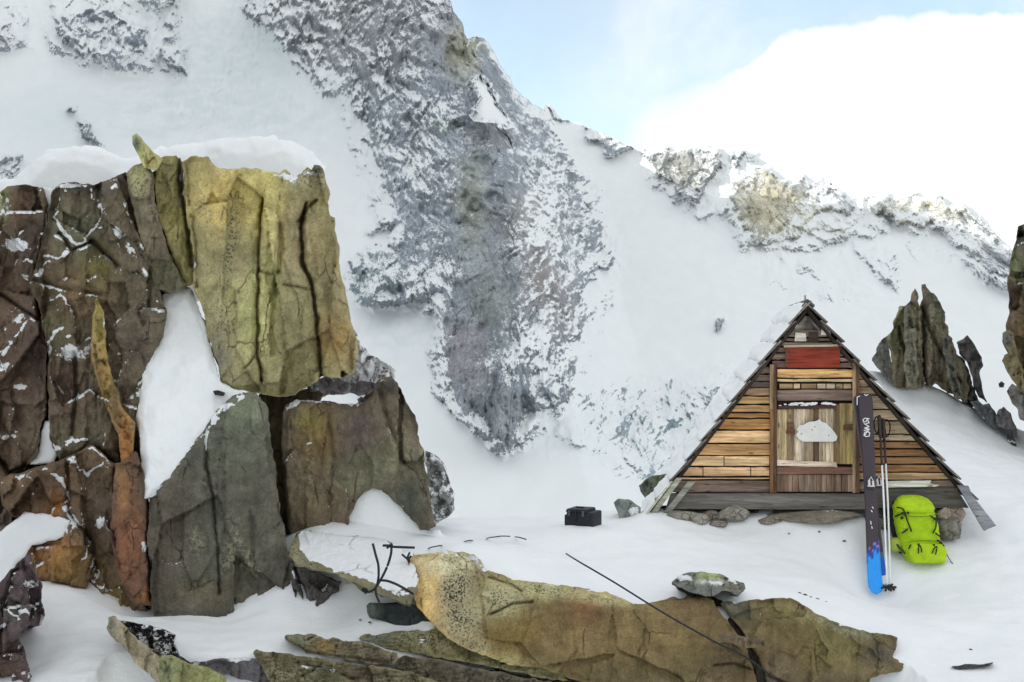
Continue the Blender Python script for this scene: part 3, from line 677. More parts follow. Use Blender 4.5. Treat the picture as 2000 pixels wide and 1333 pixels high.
rock('rock_block', 'broad rust stained rock block above the lower left snow hollow', [(-10,935),(45,922),(108,902),(150,885),(182,868),(226,908),(233,990),(226,1060),(234,1120),(266,1165),(296,1192),(258,1202),(216,1198),(178,1160),(132,1146),(66,1132),(45,1085),(62,1062),(120,1055),(132,1018),(70,1004),(30,1012),(8,990)], 10.0, CG,
     ledge=.62, sat=.95, gain=1.25, base=(90,74,58), thick=1.0, bevel=30, bulge=.26, facet=(80,.12), rough=.08,
     paint=[(100,1085,55,45,0,(138,96,52),.7),(140,1110,50,40,0,(122,96,54),.6),(105,985,18,24,0,(150,100,44),.7),(60,960,60,30,0,(92,72,56),.6),(200,1000,30,70,0,(76,66,58),.6),(230,1170,50,26,0,(104,88,50),.8),(190,1120,40,50,0,(84,72,46),.6)],
     snow=[([(100,925),(125,945),(135,975)],4,.85),([(140,905),(170,930),(205,900)],4,.8),([(125,990),(160,1030)],4,.7),(195,1020,22,18,0,.6),([(160,1100),(172,1065)],3,.85),(115,1045,16,8,0,.5)],
     cracks=[([(130,900),(133,1000),(180,1060),(190,1120)],5,.10),([(60,1065),(120,1062)],4,.08)])
rock('rock_block', 'small dark rock block at the left edge beside the white snow notch', [(-60,1000),(0,1005),(12,990),(24,1000),(20,1040),(34,1050),(18,1068),(-5,1045),(-60,1050)], 10.05, CG, base=(86,72,60), thick=.5, bevel=10, bulge=.08, facet=(30,.05))
rock('rock_outcrop', 'purple brown snow flecked rock outcrop in the bottom left corner', [(-260,1180),(-120,1120),(-40,1150),(4,1165),(22,1112),(42,1092),(58,1082),(70,1120),(82,1146),(80,1175),(90,1200),(80,1222),(58,1222),(34,1242),(46,1262),(50,1280),(56,1300),(64,1330),(76,1370),(-60,1420),(-260,1420)], 8.6,
     ledge=.62, base=PU, thick=.9, bevel=26, bulge=.26, facet=(50,.10), rough=.07, paint=[(20,1190,40,30,0,(78,74,66),.7),(10,1300,40,50,0,(80,62,50),.8)], snow=[(60,1140,24,16,0,.6),([(20,1195),(35,1210)],4,.85),([(40,1195),(52,1195),(60,1205)],4,.8),([(0,1225),(8,1218)],4,.8),(40,1258,8,20,0,.5)])
rock('rock', 'dark rock backing added as painted shade behind the dark columns and leaning pillars', [(-360,430),(-80,392),(80,388),(110,384),(230,368),(300,336),(350,326),(372,420),(376,556),(320,566),(300,640),(286,760),(300,900),(270,1180),(120,1130),(60,1100),(-80,1150),(-360,1180)], 10.72, thick=.35, bevel=14, bulge=.06, facet=(60,.05), base=(66,58,52))  # dark sheet added so the gaps between columns read as shade
# ---- leaning pillars under the summit
rock('rock_wedge', 'dark maroon rock wedge between the dusted column and the first leaning pillar', [(196,372),(214,352),(244,338),(256,356),(268,440),(300,522),(318,585),(300,600),(276,545),(250,468),(216,420)], 10.34, CG, base=(74,60,54), thick=.8, bevel=18, bulge=.16, facet=(50,.05),
     paint=[(228,400,24,60,-25,(112,98,52),.8),(220,352,24,14,0,(56,54,56),.8),(280,530,30,50,0,(70,60,54),.6)], snow=[(215,366,8,10,0,.5)])
rock('rock_pillar', 'olive grey leaning rock pillar with a broad rounded top', [(246,338),(262,322),(284,318),(300,340),(304,400),(316,450),(338,512),(364,560),(345,572),(306,566),(288,510),(268,440),(254,385)], 10.22, CG, base=(104,98,76), thick=.8, bevel=20, bulge=.20, facet=(60,.05),
     paint=[(270,350,22,34,0,(138,134,82),.8),(290,420,24,40,0,(116,108,90),.6),(330,530,40,40,0,(86,84,62),.9),(315,480,26,30,0,(92,80,66),.7)], lichen=[(270,360,30,40,0,.7)], snow=[(262,440,6,24,-20,.4)])
rock('rock_spike', 'pale green pointed rock spike leaning on the cliff top', [(259,266),(267,261),(278,272),(298,298),(316,314),(306,334),(282,328),(268,300),(259,282)], 10.12, CG, base=(150,148,92), thick=.4, bevel=8, bulge=.07, facet=(26,.03), rag=.8, step=2.0, paint=[(266,280,8,20,0,(84,92,72),.9),(298,316,14,14,0,(160,140,84),.7)])
rock('rock_pillar', 'narrow olive rock pillar with a black cleft beside it', [(308,314),(322,306),(346,304),(358,318),(360,350),(368,420),(379,500),(380,552),(364,562),(340,512),(318,450),(304,392),(301,345)], 10.3, CG, base=(128,120,66), thick=.8, bevel=16, bulge=.16, facet=(50,.05),
     paint=[(322,340,18,40,0,(132,122,90),.7),(335,420,24,50,0,(140,128,62),.7),(355,350,10,50,0,(60,54,44),.8),(360,500,24,50,0,(118,112,68),.7)], lichen=[(330,400,40,100,0,.5)], snow=[(356,345,7,16,0,.55),(352,384,4,12,0,.6)], cracks=[([(350,310),(354,380),(366,440),(374,520)],5,.16)])
rock('rock_tower', 'massive yellow lichen covered rock tower overhanging the lower blocks', [(356,316),(372,306),(392,308),(406,306),(420,325),(450,332),(480,328),(510,334),(528,336),(545,340),(556,332),(575,346),(590,340),(600,326),(612,334),(621,322),(632,334),(636,360),(644,420),(655,426),(652,455),(660,500),(668,560),(684,620),(696,660),(700,690),(692,728),(672,738),(630,738),(596,758),(575,772),(545,776),(500,768),(455,760),(432,746),(426,712),(406,652),(396,602),(376,562),(382,520),(370,440),(360,380)], 10.1, CG,
     sat=.74, gain=1.2, base=(132,122,74), thick=1.2, bevel=46, bulge=.36, facet=(110,.10), rough=.07, tilt=(0,.0006), vfac=.55,
     paint=[(430,390,60,80,0,(166,142,54),.9),(520,390,50,90,0,(178,162,66),.95),(540,450,26,70,0,(176,160,84),.8),(500,590,60,120,0,(142,142,74),.85),(470,500,40,80,0,(142,128,86),.6),(520,620,16,90,0,(168,162,92),.8),(575,470,30,100,0,(122,106,72),.8),(580,640,50,90,0,(112,104,62),.85),(625,480,34,70,0,(124,108,60),.8),(655,660,36,60,0,(142,110,42),.9),(640,560,30,60,0,(112,100,64),.7),(430,690,30,60,0,(104,98,84),.7),(500,740,90,24,0,(112,106,70),.7),(600,355,60,24,0,(118,110,66),.8),(390,340,22,40,0,(150,134,66),.8),(620,330,18,12,0,(58,58,58),.9)],
     lichen=[(450,480,16,140,6,.75),(440,620,40,80,0,.6),(600,350,60,30,0,.7),(400,430,20,90,0,.5)], lichen_base=.28, snow=[(570,352,34,14,20,.62),(600,340,26,8,0,.6),(545,345,20,7,0,.55)],
     cracks=[([(514,385),(508,440),(503,520),(502,600),(504,700),(514,745)],3.4,.17),([(546,440),(546,510),(536,580),(532,640),(534,690)],9,.08),([(598,396),(588,440),(590,510),(610,560),(618,640),(628,738)],4,.20),([(585,432),(600,408),(616,392)],5,.10),([(502,528),(530,536),(546,530)],3,.05),([(376,420),(384,500),(386,560)],5,.06),([(552,556),(580,560),(606,566)],3,.05),([(480,718),(504,688)],2.5,.05)])
# ---- lower wall
rock('rock_buttress', 'dark grey green rock buttress with a snowy sloping shoulder, foot of the cliff', [(292,968),(330,925),(370,876),(398,842),(420,806),(446,780),(475,766),(500,768),(520,790),(528,840),(532,880),(541,960),(556,1040),(564,1085),(578,1108),(574,1150),(584,1178),(545,1196),(500,1200),(440,1206),(400,1212),(345,1206),(300,1206),(294,1180),(296,1100),(287,1060),(291,1000)], 9.86, CG,
     ledge=.45, base=(80,77,66), thick=1.1, bevel=30, bulge=.26, facet=(150,.06), rough=.05, tilt=(0,-.0006), vfac=.5,
     paint=[(450,860,70,60,0,(92,96,78),.7),(330,1060,50,120,0,(86,76,64),.7),(420,1080,60,120,0,(78,78,66),.6),(500,1140,60,60,0,(70,68,58),.6),(480,800,50,30,0,(106,112,88),.7),(400,1160,80,30,0,(96,86,64),.6)],
     snow=[([(470,772),(430,800),(404,840)],9,.75),([(404,842),(360,886),(300,960)],6,.62),(298,1070,7,14,0,.5),(566,1135,6,20,-20,.55)],
     lichen=[(385,1060,20,50,-10,.5),(455,1070,24,60,15,.55),(490,1100,20,40,-30,.5)],
     cracks=[([(402,846),(404,910),(418,990),(425,1080),(428,1160)],3,.07),([(490,1000),(492,1100)],6,.03)])
rock('rock_block', 'brown rock block with a white snow arch cut into its lower edge', [(552,806),(560,790),(580,780),(605,782),(650,786),(695,790),(712,772),(725,755),(738,742),(766,734),(779,752),(792,782),(810,812),(816,850),(830,882),(828,905),(836,935),(842,985),(851,1030),(838,1036),(820,1036),(800,1008),(790,1000),(770,978),(746,957),(726,953),(697,976),(681,1008),(679,1050),(640,1046),(610,1042),(588,1034),(572,1055),(562,1030),(555,950),(549,870)], 10.4, CG,
     ledge=.45, base=(94,83,67), thick=.55, bevel=26, bulge=.20, facet=(110,.07), rough=.06, vfac=.6,
     paint=[(618,850,40,60,0,(122,98,52),.85),(600,820,30,24,0,(112,106,48),.7),(700,850,40,50,0,(84,70,68),.7),(790,840,30,70,0,(98,88,70),.7),(700,930,60,40,0,(92,92,70),.8),(765,900,60,40,0,(98,98,74),.7),(800,980,40,50,0,(70,74,66),.85),(610,990,50,60,0,(96,82,58),.7),(770,755,24,20,0,(52,50,50),.9)],
     snow=[([(556,800),(590,778),(650,782),(700,792)],6,.7),(602,868,8,3,-8,1),(830,870,10,30,-15,.45)], lichen=[(600,900,16,80,0,.4),(780,850,20,80,20,.4),(830,880,12,40,0,.8)],
     cracks=[([(740,760),(760,830),(790,900)],6,.05),([(640,800),(650,900),(640,1000)],4,.03)])
for lab, ol in (('small violet grey stone wedged under the tower, nearest the dark cleft', [(622,742),(636,735),(648,742),(648,762),(636,772),(624,766)]), ('small dark stone, middle one of three wedged under the yellow tower', [(648,748),(664,742),(682,748),(678,764),(664,770),(650,762)]),
                ('wide dark stone beside the brown block peak, under the yellow tower', [(690,752),(704,744),(730,746),(742,754),(720,770),(700,774),(688,768)]), ('tiny dark pebble in the snow on the brown block', [(698,782),(706,776),(716,780),(712,790),(702,791)])):
    rock('stone', lab, ol, 10.25, 'stones wedged under the yellow tower', 'stone', base=(66,60,62), thick=.15, bevel=8, bulge=.08, facet=(14,.02), rag=1.2, step=2)
rock('rock', 'snow speckled rock showing behind the brown block, right side', [(832,882),(846,888),(860,902),(876,932),(888,965),(887,995),(872,1012),(846,1030),(836,980)], 10.95, CG, base=(108,110,108), thick=.6, bevel=16, bulge=.15, facet=(30,.08), rough=.08, snow_base=.52, tilt=(0,-.002))
rock('rock', 'snow plastered rock between the yellow tower and the brown block peak', [(688,640),(704,664),(718,690),(742,702),(772,722),(770,742),(730,752),(690,768),(640,772),(600,786),(600,752),(640,735),(690,728)], 10.75, CG, base=(104,100,104), thick=.5, bevel=16, bulge=.12, facet=(26,.07), rough=.07, snow_base=.60)
rock('rock', 'charcoal rock at the foot of the cleft beside the snowy ledge', [(566,1098),(585,1096),(606,1106),(640,1130),(663,1138),(661,1156),(644,1164),(642,1174),(650,1182),(646,1202),(622,1192),(588,1192),(572,1155)], 9.72, CG, base=(70,66,64), thick=.7, bevel=14, bulge=.12, facet=(40,.06), cracks=[([(576,1110),(590,1150),(602,1190)],4,.12)], snow=[([(574,1120),(584,1150)],5,.6)])
rock('rock', 'back wall of shadowed rock filling the narrow cleft between the lower blocks', [(505,770),(560,765),(640,755),(600,820),(580,900),(585,1060),(570,1100),(545,1040),(520,900)], 10.72, CG, base=(96,84,62), thick=.4, bevel=10, bulge=.05, facet=(40,.04))
rock('rock', 'dark knob of rock stuck in the snow gully under the tower', [(282,792),(296,796),(312,800),(320,806),(310,816),(292,812)], 10.1, CG, base=(52,50,48), thick=.2, bevel=7, bulge=.06, facet=(14,.02), rag=1, step=2)
rock('rock', 'tiny dark stone at the top of the buttress shoulder', [(416,764),(426,762),(440,768),(436,774),(420,772)], 10.0, CG, base=(44,44,44), thick=.12, bevel=5, bulge=.05, facet=(10,.02), rag=.8, step=1.8)
# ---- snow lying in the cliff (separate beds)
SB = dict(mat=SNOW, crackle=0, facet=(50,0), rough=.02, grain=.0)
def snow(label, outline, Y, **kw):
    k = dict(SB); k.update(kw); o = relief('snow', outline, Y, **k); tag(o, label, 'snow', kind='stuff'); return o
snow('smooth snow bank behind the cliff top', [(-520,420),(-300,360),(-120,350),(-40,352),(30,350),(60,318),(100,294),(140,286),(200,292),(250,312),(300,296),(340,284),(450,268),(520,268),(570,276),(610,296),(636,326),(636,420),(620,560),(300,600),(-120,620),(-520,700)], 12.4, thick=2.0, bevel=70, bulge=.9, rag=3, step=4)
snow('steep snow gully between the dark column and the yellow tower', [(280,975),(270,800),(285,690),(312,620),(318,575),(340,560),(372,562),(384,590),(402,640),(424,720),(432,750),(500,775),(520,800),(420,860),(330,960)], 10.12, thick=.9, bevel=30, bulge=.12, rag=2, tilt=(0,-.0014), rough=.05)
snow('snow filling the arch under the brown block', [(660,1075),(672,1010),(690,968),(722,944),(750,946),(800,1000),(834,1036),(860,1036),(870,1060),(760,1090)], 10.5, thick=.5, bevel=26, bulge=.10, rag=1.5)
snow('small snow wedge between the two dark columns', [(58,908),(76,880),(86,822),(98,820),(110,842),(112,890),(104,905)], 10.34, thick=.4, bevel=12, bulge=.08, rag=2)
snow('thin snow strip in the cleft at the top of the dark columns', [(84,366),(102,368),(108,390),(98,430),(92,470),(84,520),(76,520),(86,440)], 10.34, thick=.4, bevel=8, bulge=.05, rag=1.5)
snow('snow notch beside the rust stained block at the left edge', [(-260,1040),(-60,1045),(0,1040),(20,1022),(50,1000),(120,1008),(138,1018),(126,1050),(62,1066),(48,1088),(30,1105),(12,1150),(-60,1190),(-260,1260)], 9.98, thick=.5, bevel=14, bulge=.06, rag=2.5)

# ---- ledge, boulder and slabs in the foreground
rock('rock_ledge', 'flat rock ledge under thick snow in front of the cleft', [(564,1088),(570,1060),(582,1040),(600,1038),(680,1048),(740,1056),(790,1066),(815,1090),(815,1150),(800,1182),(770,1172),(722,1156),(690,1138),(655,1122),(612,1112),(582,1106)], 9.62, thick=.9, bevel=14, bulge=.08, facet=(60,.015), rough=.03, tilt=(0,-.0085), base=(110,104,78),
     snow=[([(590,1040),(690,1050),(800,1070),(812,1140),(770,1150),(700,1124),(640,1104),(598,1086),(586,1060),(590,1040)],4,1.2),(780,1160,30,10,10,.55)], crackle=0, lichen=[(575,1075,12,30,0,.7),(600,1100,30,8,20,.6)])
rock('slate', 'blue black slate stub sticking out from under the yellow boulder', [(716,1182),(722,1177),(800,1180),(850,1196),(880,1230),(830,1226),(780,1222),(750,1215),(722,1207),(716,1196)], 9.35, base=(44,48,50), thick=.5, bevel=9, bulge=.10, facet=(40,.02), rough=.015, rag=1.0, paint=[(728,1192,16,18,0,(84,90,80),.9)], grain=.1)
rock('slab', 'small snow dusted slab tucked behind the boulder beside the iron rods', [(736,1140),(760,1134),(800,1136),(812,1160),(806,1178),(770,1166),(742,1158)], 9.45, base=(126,122,116), thick=.4, bevel=8, bulge=.05, facet=(30,.02), snow_base=.48)
rock('boulder', 'huge ochre boulder with pale lichen crust on its rounded left end', [(797,1098),(806,1086),(840,1080),(872,1076),(905,1078),(930,1086),(946,1112),(1000,1130),(1060,1140),(1120,1146),(1170,1156),(1200,1166),(1240,1181),(1300,1176),(1340,1171),(1376,1166),(1394,1172),(1404,1194),(1430,1224),(1452,1252),(1470,1300),(1482,1350),(1200,1350),(1160,1340),(1100,1322),(1060,1306),(1000,1300),(930,1276),(880,1252),(845,1218),(815,1186),(802,1150)], 9.25, thick=1.5, bevel=44, bulge=.34, facet=(150,.035), rough=.05, crackle=.015, tilt=(.0002,-.0030), mat=ROCKS, step=2.3, gain=1.1, sat=.84,
     base=(110,92,54), paint=[(840,1150,46,70,0,(206,172,100),.95),(880,1100,60,30,0,(200,190,150),.9),(812,1180,20,40,-20,(196,150,62),.7),(900,1180,50,60,0,(128,108,78),.8),(980,1180,60,40,20,(164,158,112),.9),(1050,1150,80,20,6,(176,166,104),.85),(1180,1170,70,14,8,(184,170,110),.8),(900,1250,50,30,30,(170,150,98),.7),(990,1290,80,14,12,(168,150,86),.7),(1060,1220,80,40,0,(104,84,44),.8),(1140,1190,40,30,0,(116,78,48),.6),(1000,1230,50,40,0,(112,92,30),.7),(1300,1260,100,70,0,(100,84,48),.6),(1350,1200,60,30,10,(104,84,56),.6),(1250,1330,160,40,0,(88,78,50),.7),(1420,1300,50,50,0,(92,78,58),.7)],
     lichen=[(890,1150,40,60,20,1.0),(900,1210,50,50,30,.9),(980,1170,60,40,10,.75),(880,1090,30,14,0,.8),(1060,1155,100,20,6,.75),(1180,1172,80,14,6,.6),(920,1260,60,26,20,.7),(830,1150,30,60,0,.42),(1000,1290,90,14,12,.5),(1080,1230,90,50,0,.25)], lichen_base=.08,
     snow=[([(870,1078),(930,1090),(946,1112)],7,.6),([(946,1112),(1060,1138),(1160,1152)],5,.42),([(1200,1164),(1240,1178),(1290,1172)],5,.5),(860,1090,30,10,0,.42)],
     cracks=[([(960,1200),(1000,1180),(1040,1176)],3,.06),([(955,1128),(1000,1144),(1020,1156)],3,.05),([(1395,1300),(1430,1296),(1480,1312)],3,.05)])
rock('boulder', 'brown olive boulder split from the huge ochre boulder by a dark crack', [(1406,1180),(1416,1173),(1440,1176),(1480,1173),(1500,1170),(1532,1167),(1556,1174),(1572,1186),(1590,1202),(1612,1208),(1650,1223),(1700,1236),(1736,1240),(1753,1246),(1750,1266),(1741,1284),(1772,1298),(1764,1310),(1722,1318),(1692,1330),(1676,1350),(1500,1350),(1492,1314),(1480,1284),(1462,1252),(1442,1222),(1418,1196)], 9.3, thick=1.4, bevel=34, bulge=.26, facet=(120,.04), rough=.05, crackle=.02, tilt=(0,-.0026), mat=ROCKS, step=2.3, gain=1.1, sat=.84,
     base=(104,90,56), paint=[(1440,1190,34,20,10,(96,98,84),.85),(1560,1200,80,24,15,(116,106,60),.7),(1620,1260,60,40,0,(106,98,50),.7),(1540,1270,50,60,0,(98,80,46),.6),(1720,1280,40,30,0,(74,68,58),.85),(1660,1230,50,12,15,(110,112,86),.6),(1520,1310,40,40,0,(96,82,66),.6),(1600,1330,80,20,0,(78,66,52),.6)], lichen=[(1600,1210,60,14,20,.5),(1660,1235,50,10,15,.6)], lichen_base=.05,
     snow=[([(1400,1172),(1440,1178)],5,.6),([(1640,1218),(1700,1232)],4,.5)],
     cracks=[([(1595,1230),(1612,1262),(1598,1280),(1625,1302)],3,-.05),([(1466,1182),(1466,1208)],2.5,-.04),([(1510,1280),(1514,1302)],2.5,-.04),([(1660,1236),(1680,1260)],3,-.04),([(1700,1264),(1722,1290)],3,-.04),([(1500,1320),(1560,1345)],3,.06)])
rock('flat_rock', 'flat lichen tufted rock lying half sunk in snow above the boulder crack', [(1311,1138),(1322,1124),(1345,1119),(1368,1117),(1404,1121),(1424,1130),(1452,1138),(1456,1150),(1441,1163),(1412,1153),(1394,1166),(1372,1164),(1346,1156)], 9.45, thick=.5, bevel=11, bulge=.12, facet=(30,.03), tilt=(0,-.003), mat=ROCKS, base=(96,98,92), paint=[(1385,1126,26,10,0,(150,160,100),.95),(1390,1138,28,6,0,(206,204,180),.9),(1430,1146,22,12,0,(110,104,88),.8)], lichen=[(1385,1130,40,20,0,.5)], snow=[(1338,1128,22,9,10,.8),(1392,1139,30,6,4,.75),(1430,1136,16,6,20,.6)])
rock('rock_chip', 'brown rock chip jammed across the boulder crack', [(1402,1240),(1420,1236),(1446,1242),(1474,1248),(1492,1252),(1493,1262),(1478,1266),(1456,1266),(1430,1256),(1410,1252)], 8.92, thick=.25, bevel=9, bulge=.07, facet=(24,.03), mat=ROCKS, base=(104,88,66), rag=1.2, paint=[(1490,1257,6,8,0,(30,26,24),.8)])
rock('shade_backing', 'dark backing with painted shade, deep in the crack under the flat rock', [(1318,1145),(1370,1150),(1420,1180),(1470,1260),(1510,1350),(1440,1350),(1400,1200)], 9.36, thick=.4, bevel=8, bulge=.03, tilt=(0,-.0026), base=(46,38,32))  # the crack's shade is put into this sheet's dark colour
SG = 'stacked slabs at the lower edge'
rock('slab', 'lichen speckled slab lying directly under the huge boulder, topmost of the stack', [(700,1246),(704,1240),(730,1242),(760,1236),(800,1230),(850,1230),(900,1250),(960,1280),(1040,1300),(1100,1318),(1110,1332),(1060,1326),(1000,1312),(900,1292),(800,1276),(740,1262)], 9.12, SG, strata=(84, 9, .035), rag=3.5, crackle=.06, thick=1.0, bevel=9, bulge=.10, facet=(70,.03), mat=ROCKS, base=(108,102,66), paint=[(740,1252,40,14,0,(104,106,88),.8),(850,1250,60,20,10,(122,112,64),.7)], lichen=[(830,1248,90,24,10,.8),(1000,1306,90,10,12,.6)], lichen_base=.2, tilt=(0,-.003))
rock('slab', 'long tapering slab with an ochre stain, second from the top left', [(557,1244),(564,1240),(600,1242),(660,1250),(730,1262),(776,1276),(778,1290),(764,1298),(720,1296),(660,1286),(600,1274),(570,1260)], 8.98, SG, strata=(84, 9, .035), rag=3.5, crackle=.06, thick=.9, bevel=9, bulge=.10, facet=(60,.03), mat=ROCKS, base=(106,96,74), paint=[(635,1262,22,12,10,(136,112,56),.8),(580,1250,30,12,0,(104,108,88),.8),(740,1285,40,12,10,(104,90,74),.6)], lichen=[(660,1252,90,8,8,.7)], tilt=(0,-.003), cracks=[([(590,1274),(680,1285),(760,1296)],5,.05)])
rock('slab', 'broad lichen mottled slab at the bottom with a pale broken seam', [(495,1276),(502,1271),(540,1276),(600,1284),(660,1292),(740,1302),(800,1312),(850,1330),(880,1352),(560,1352),(530,1336),(512,1306)], 8.8, SG, strata=(84, 9, .035), rag=3.5, crackle=.06, thick=.9, bevel=10, bulge=.10, facet=(60,.04), mat=ROCKS, base=(104,96,70), paint=[(620,1320,50,16,10,(84,86,60),.7),(730,1325,40,14,8,(88,72,62),.8),(540,1310,30,20,0,(120,110,84),.7)], lichen=[(560,1320,60,30,0,.7),(760,1330,60,16,0,.6)], lichen_base=.3, snow=[([(585,1298),(630,1306),(680,1322)],3,.55)], cracks=[([(580,1294),(650,1310),(690,1326)],4,.04)])
rock('slab', 'dark shadowed slab wedged under the topmost slab', [(772,1288),(790,1280),(850,1290),(920,1304),(1000,1320),(1080,1332),(1180,1352),(860,1352),(820,1326),(776,1306)], 8.95, SG, strata=(84, 9, .035), rag=3.5, crackle=.06, thick=.9, bevel=9, bulge=.09, facet=(60,.03), mat=ROCKS, base=(92,84,68), lichen=[(820,1302,50,14,10,.5)], lichen_base=.15)
rock('shade_backing', 'dark backing with painted shade behind the stacked slabs', [(560,1258),(700,1262),(900,1285),(1150,1325),(1250,1352),(540,1352)], 9.35, thick=.5, bevel=8, bulge=.04, base=(60,48,40))  # dark sheet standing in for shade between the slabs
rock('slab', 'beige tilted slab edging the shadowed snow hollow', [(211,1206),(222,1204),(246,1222),(266,1246),(300,1276),(322,1292),(336,1322),(350,1352),(318,1352),(300,1322),(264,1294),(240,1262),(216,1238),(210,1228)], 8.52, thick=.5, bevel=10, bulge=.10, facet=(40,.03), mat=ROCKS, base=(138,126,100), lichen_base=.25, paint=[(216,1220,12,20,0,(110,112,104),.7)])
rock('slab', 'black slab striped with thin snow beside the beige slab', [(232,1214),(262,1216),(300,1224),(342,1240),(344,1262),(350,1286),(330,1296),(306,1290),(280,1266),(252,1240)], 8.66, thick=.6, bevel=10, bulge=.09, facet=(30,.06), rough=.05, mat=ROCK, base=(44,44,48), snow_base=.50, strata=(72,14,.05))
rock('slab', 'mossy green rock in the bottom row beside the beige slab', [(311,1290),(316,1281),(334,1280),(368,1294),(404,1304),(432,1316),(442,1330),(436,1352),(312,1352)], 8.35, thick=.5, bevel=12, bulge=.12, facet=(36,.04), mat=ROCKS, base=(122,122,72), paint=[(325,1310,20,30,0,(112,120,88),.7),(420,1335,20,20,0,(168,170,104),.7)], lichen_base=.25)
rock('slab', 'slate grey slab edge under the snow cushion at the bottom', [(348,1282),(372,1294),(420,1290),(470,1288),(505,1290),(522,1306),(540,1340),(500,1334),(440,1318),(396,1306),(360,1296)], 8.85, thick=.6, bevel=8, bulge=.08, facet=(36,.03), base=(84,80,82), snow=[([(372,1294),(440,1292),(505,1288)],5,.6)])
rock('rock', 'thin dark rock sliver breaking the snow at the lower right', [(1858,1302),(1884,1298),(1912,1300),(1940,1294),(1930,1302),(1900,1305),(1872,1308)], 9.15, thick=.2, bevel=4, bulge=.03, facet=(14,.01), rag=1.2, step=1.8, base=(62,60,58))
# ---- rocks behind the hut
NG = 'rock needles behind the hut'
rock('rock_needle', 'forked grey rock needle, left half of the tall pair behind the hut', [(1735,656),(1746,640),(1752,618),(1760,602),(1770,594),(1776,586),(1780,568),(1788,563),(1794,580),(1796,606),(1801,650),(1802,700),(1804,756),(1784,760),(1760,756),(1744,752),(1738,700)], 15.0, NG, rag=4.5, crackle=.12, base=(108,98,78), thick=1.0, bevel=18, bulge=.30, facet=(30,.12), rough=.10, vfac=.5, lichen=[(1765,660,30,70,0,.8)], lichen_base=.35, paint=[(1760,640,30,60,0,(122,122,84),.7)], snow=[(1750,650,8,20,0,.4)], cracks=[([(1755,640),(1768,690),(1780,750)],4,.2)])
rock('rock_needle', 'sharp grey rock needle, right half of the tall pair behind the hut', [(1798,640),(1798,590),(1801,558),(1808,555),(1818,570),(1834,582),(1842,602),(1848,630),(1858,662),(1872,694),(1886,722),(1892,760),(1892,790),(1880,786),(1868,776),(1850,768),(1840,754),(1828,748),(1812,756),(1804,740)], 15.0, NG, rag=4.5, crackle=.12, base=(100,90,74), thick=1.0, bevel=18, bulge=.30, facet=(32,.12), rough=.10, vfac=.5, lichen=[(1830,650,30,80,0,.7)], lichen_base=.3, paint=[(1862,740,20,40,0,(108,98,72),.7),(1830,610,20,50,0,(96,98,84),.6)], cracks=[([(1806,610),(1820,660),(1845,700)],3,.15),([(1803,600),(1804,700),(1808,755)],4,.2)], snow=[(1852,640,5,30,-15,.4)])
rock('rock', 'low pointed grey rock left of the tall needle pair', [(1702,702),(1712,684),(1722,664),(1734,656),(1738,700),(1744,750),(1728,738)], 15.0, NG, base=(98,98,92), thick=.7, bevel=12, bulge=.18, facet=(24,.06), lichen_base=.3)
rock('rock', 'dark crooked rock right of the tall needle pair', [(1868,668),(1878,664),(1892,656),(1904,676),(1916,700),(1922,716),(1914,722),(1916,750),(1920,770),(1928,786),(1914,778),(1904,756),(1896,730),(1888,706),(1876,690)], 15.0, NG, base=(84,80,78), thick=.6, bevel=9, bulge=.16, facet=(22,.08), rough=.06, snow=[(1886,715,6,10,0,.5)])
rock('rock', 'small ribbed rock poking from the bank below the crooked rock', [(1894,786),(1908,784),(1920,790),(1932,788),(1942,804),(1946,838),(1934,832),(1918,818),(1904,802)], 14.7, NG, base=(92,94,94), thick=.5, bevel=8, bulge=.10, facet=(16,.06), snow_base=.3)
rock('rock', 'hooded grey stone at the end of the bank behind the hut', [(1943,814),(1950,800),(1960,794),(1972,806),(1980,824),(1987,840),(1970,842),(1950,834)], 14.6, NG, base=(96,92,92), thick=.4, bevel=9, bulge=.12, facet=(20,.04))
rock('rock', 'lowest dark stone at the end of the bank, striped with snow', [(1964,842),(1976,844),(1982,860),(1987,874),(1976,870),(1966,858)], 14.5, NG, base=(60,58,58), thick=.3, bevel=6, bulge=.06, facet=(12,.03), snow=[([(1966,860),(1984,868)],2,.6)], step=2)
rock('rock_tower', 'dark rock tower cut by the right edge', [(1988,442),(2010,436),(2060,418),(2130,430),(2190,520),(2260,700),(2320,960),(2150,980),(2060,900),(2020,800),(1996,768),(1984,748),(1976,720),(1974,690),(1972,640),(1972,598),(1967,560),(1974,505),(1984,470)], 14.2, base=(88,74,60), thick=1.5, bevel=22, bulge=.35, facet=(40,.14), rough=.1, paint=[(1985,520,14,40,0,(104,112,72),.8),(1990,460,20,30,0,(50,48,46),.8),(1992,650,20,80,0,(104,86,56),.7)], snow=[([(1986,478),(2000,476)],4,.7),([(1986,545),(2000,535)],4,.7),(1990,555,10,4,0,.7)], cracks=[([(1974,690),(1990,740),(2010,770)],4,.15)])
rock('rock', 'rounded olive rock leaning on the tower at the right edge', [(1958,652),(1968,645),(1978,648),(1984,680),(1996,730),(2006,770),(1990,764),(1978,742),(1958,706),(1960,694),(1970,688),(1962,672)], 14.0, base=(98,88,60), thick=.6, bevel=12, bulge=.16, facet=(24,.05), paint=[(1968,664,12,18,0,(84,84,82),.8)])
rock('rock', 'grey rock under the tower at the right edge', [(1966,764),(1978,750),(1992,762),(2020,780),(2020,830),(1994,820),(1988,800),(1976,786)], 14.0, base=(96,92,88), thick=.5, bevel=10, bulge=.12, facet=(24,.05))
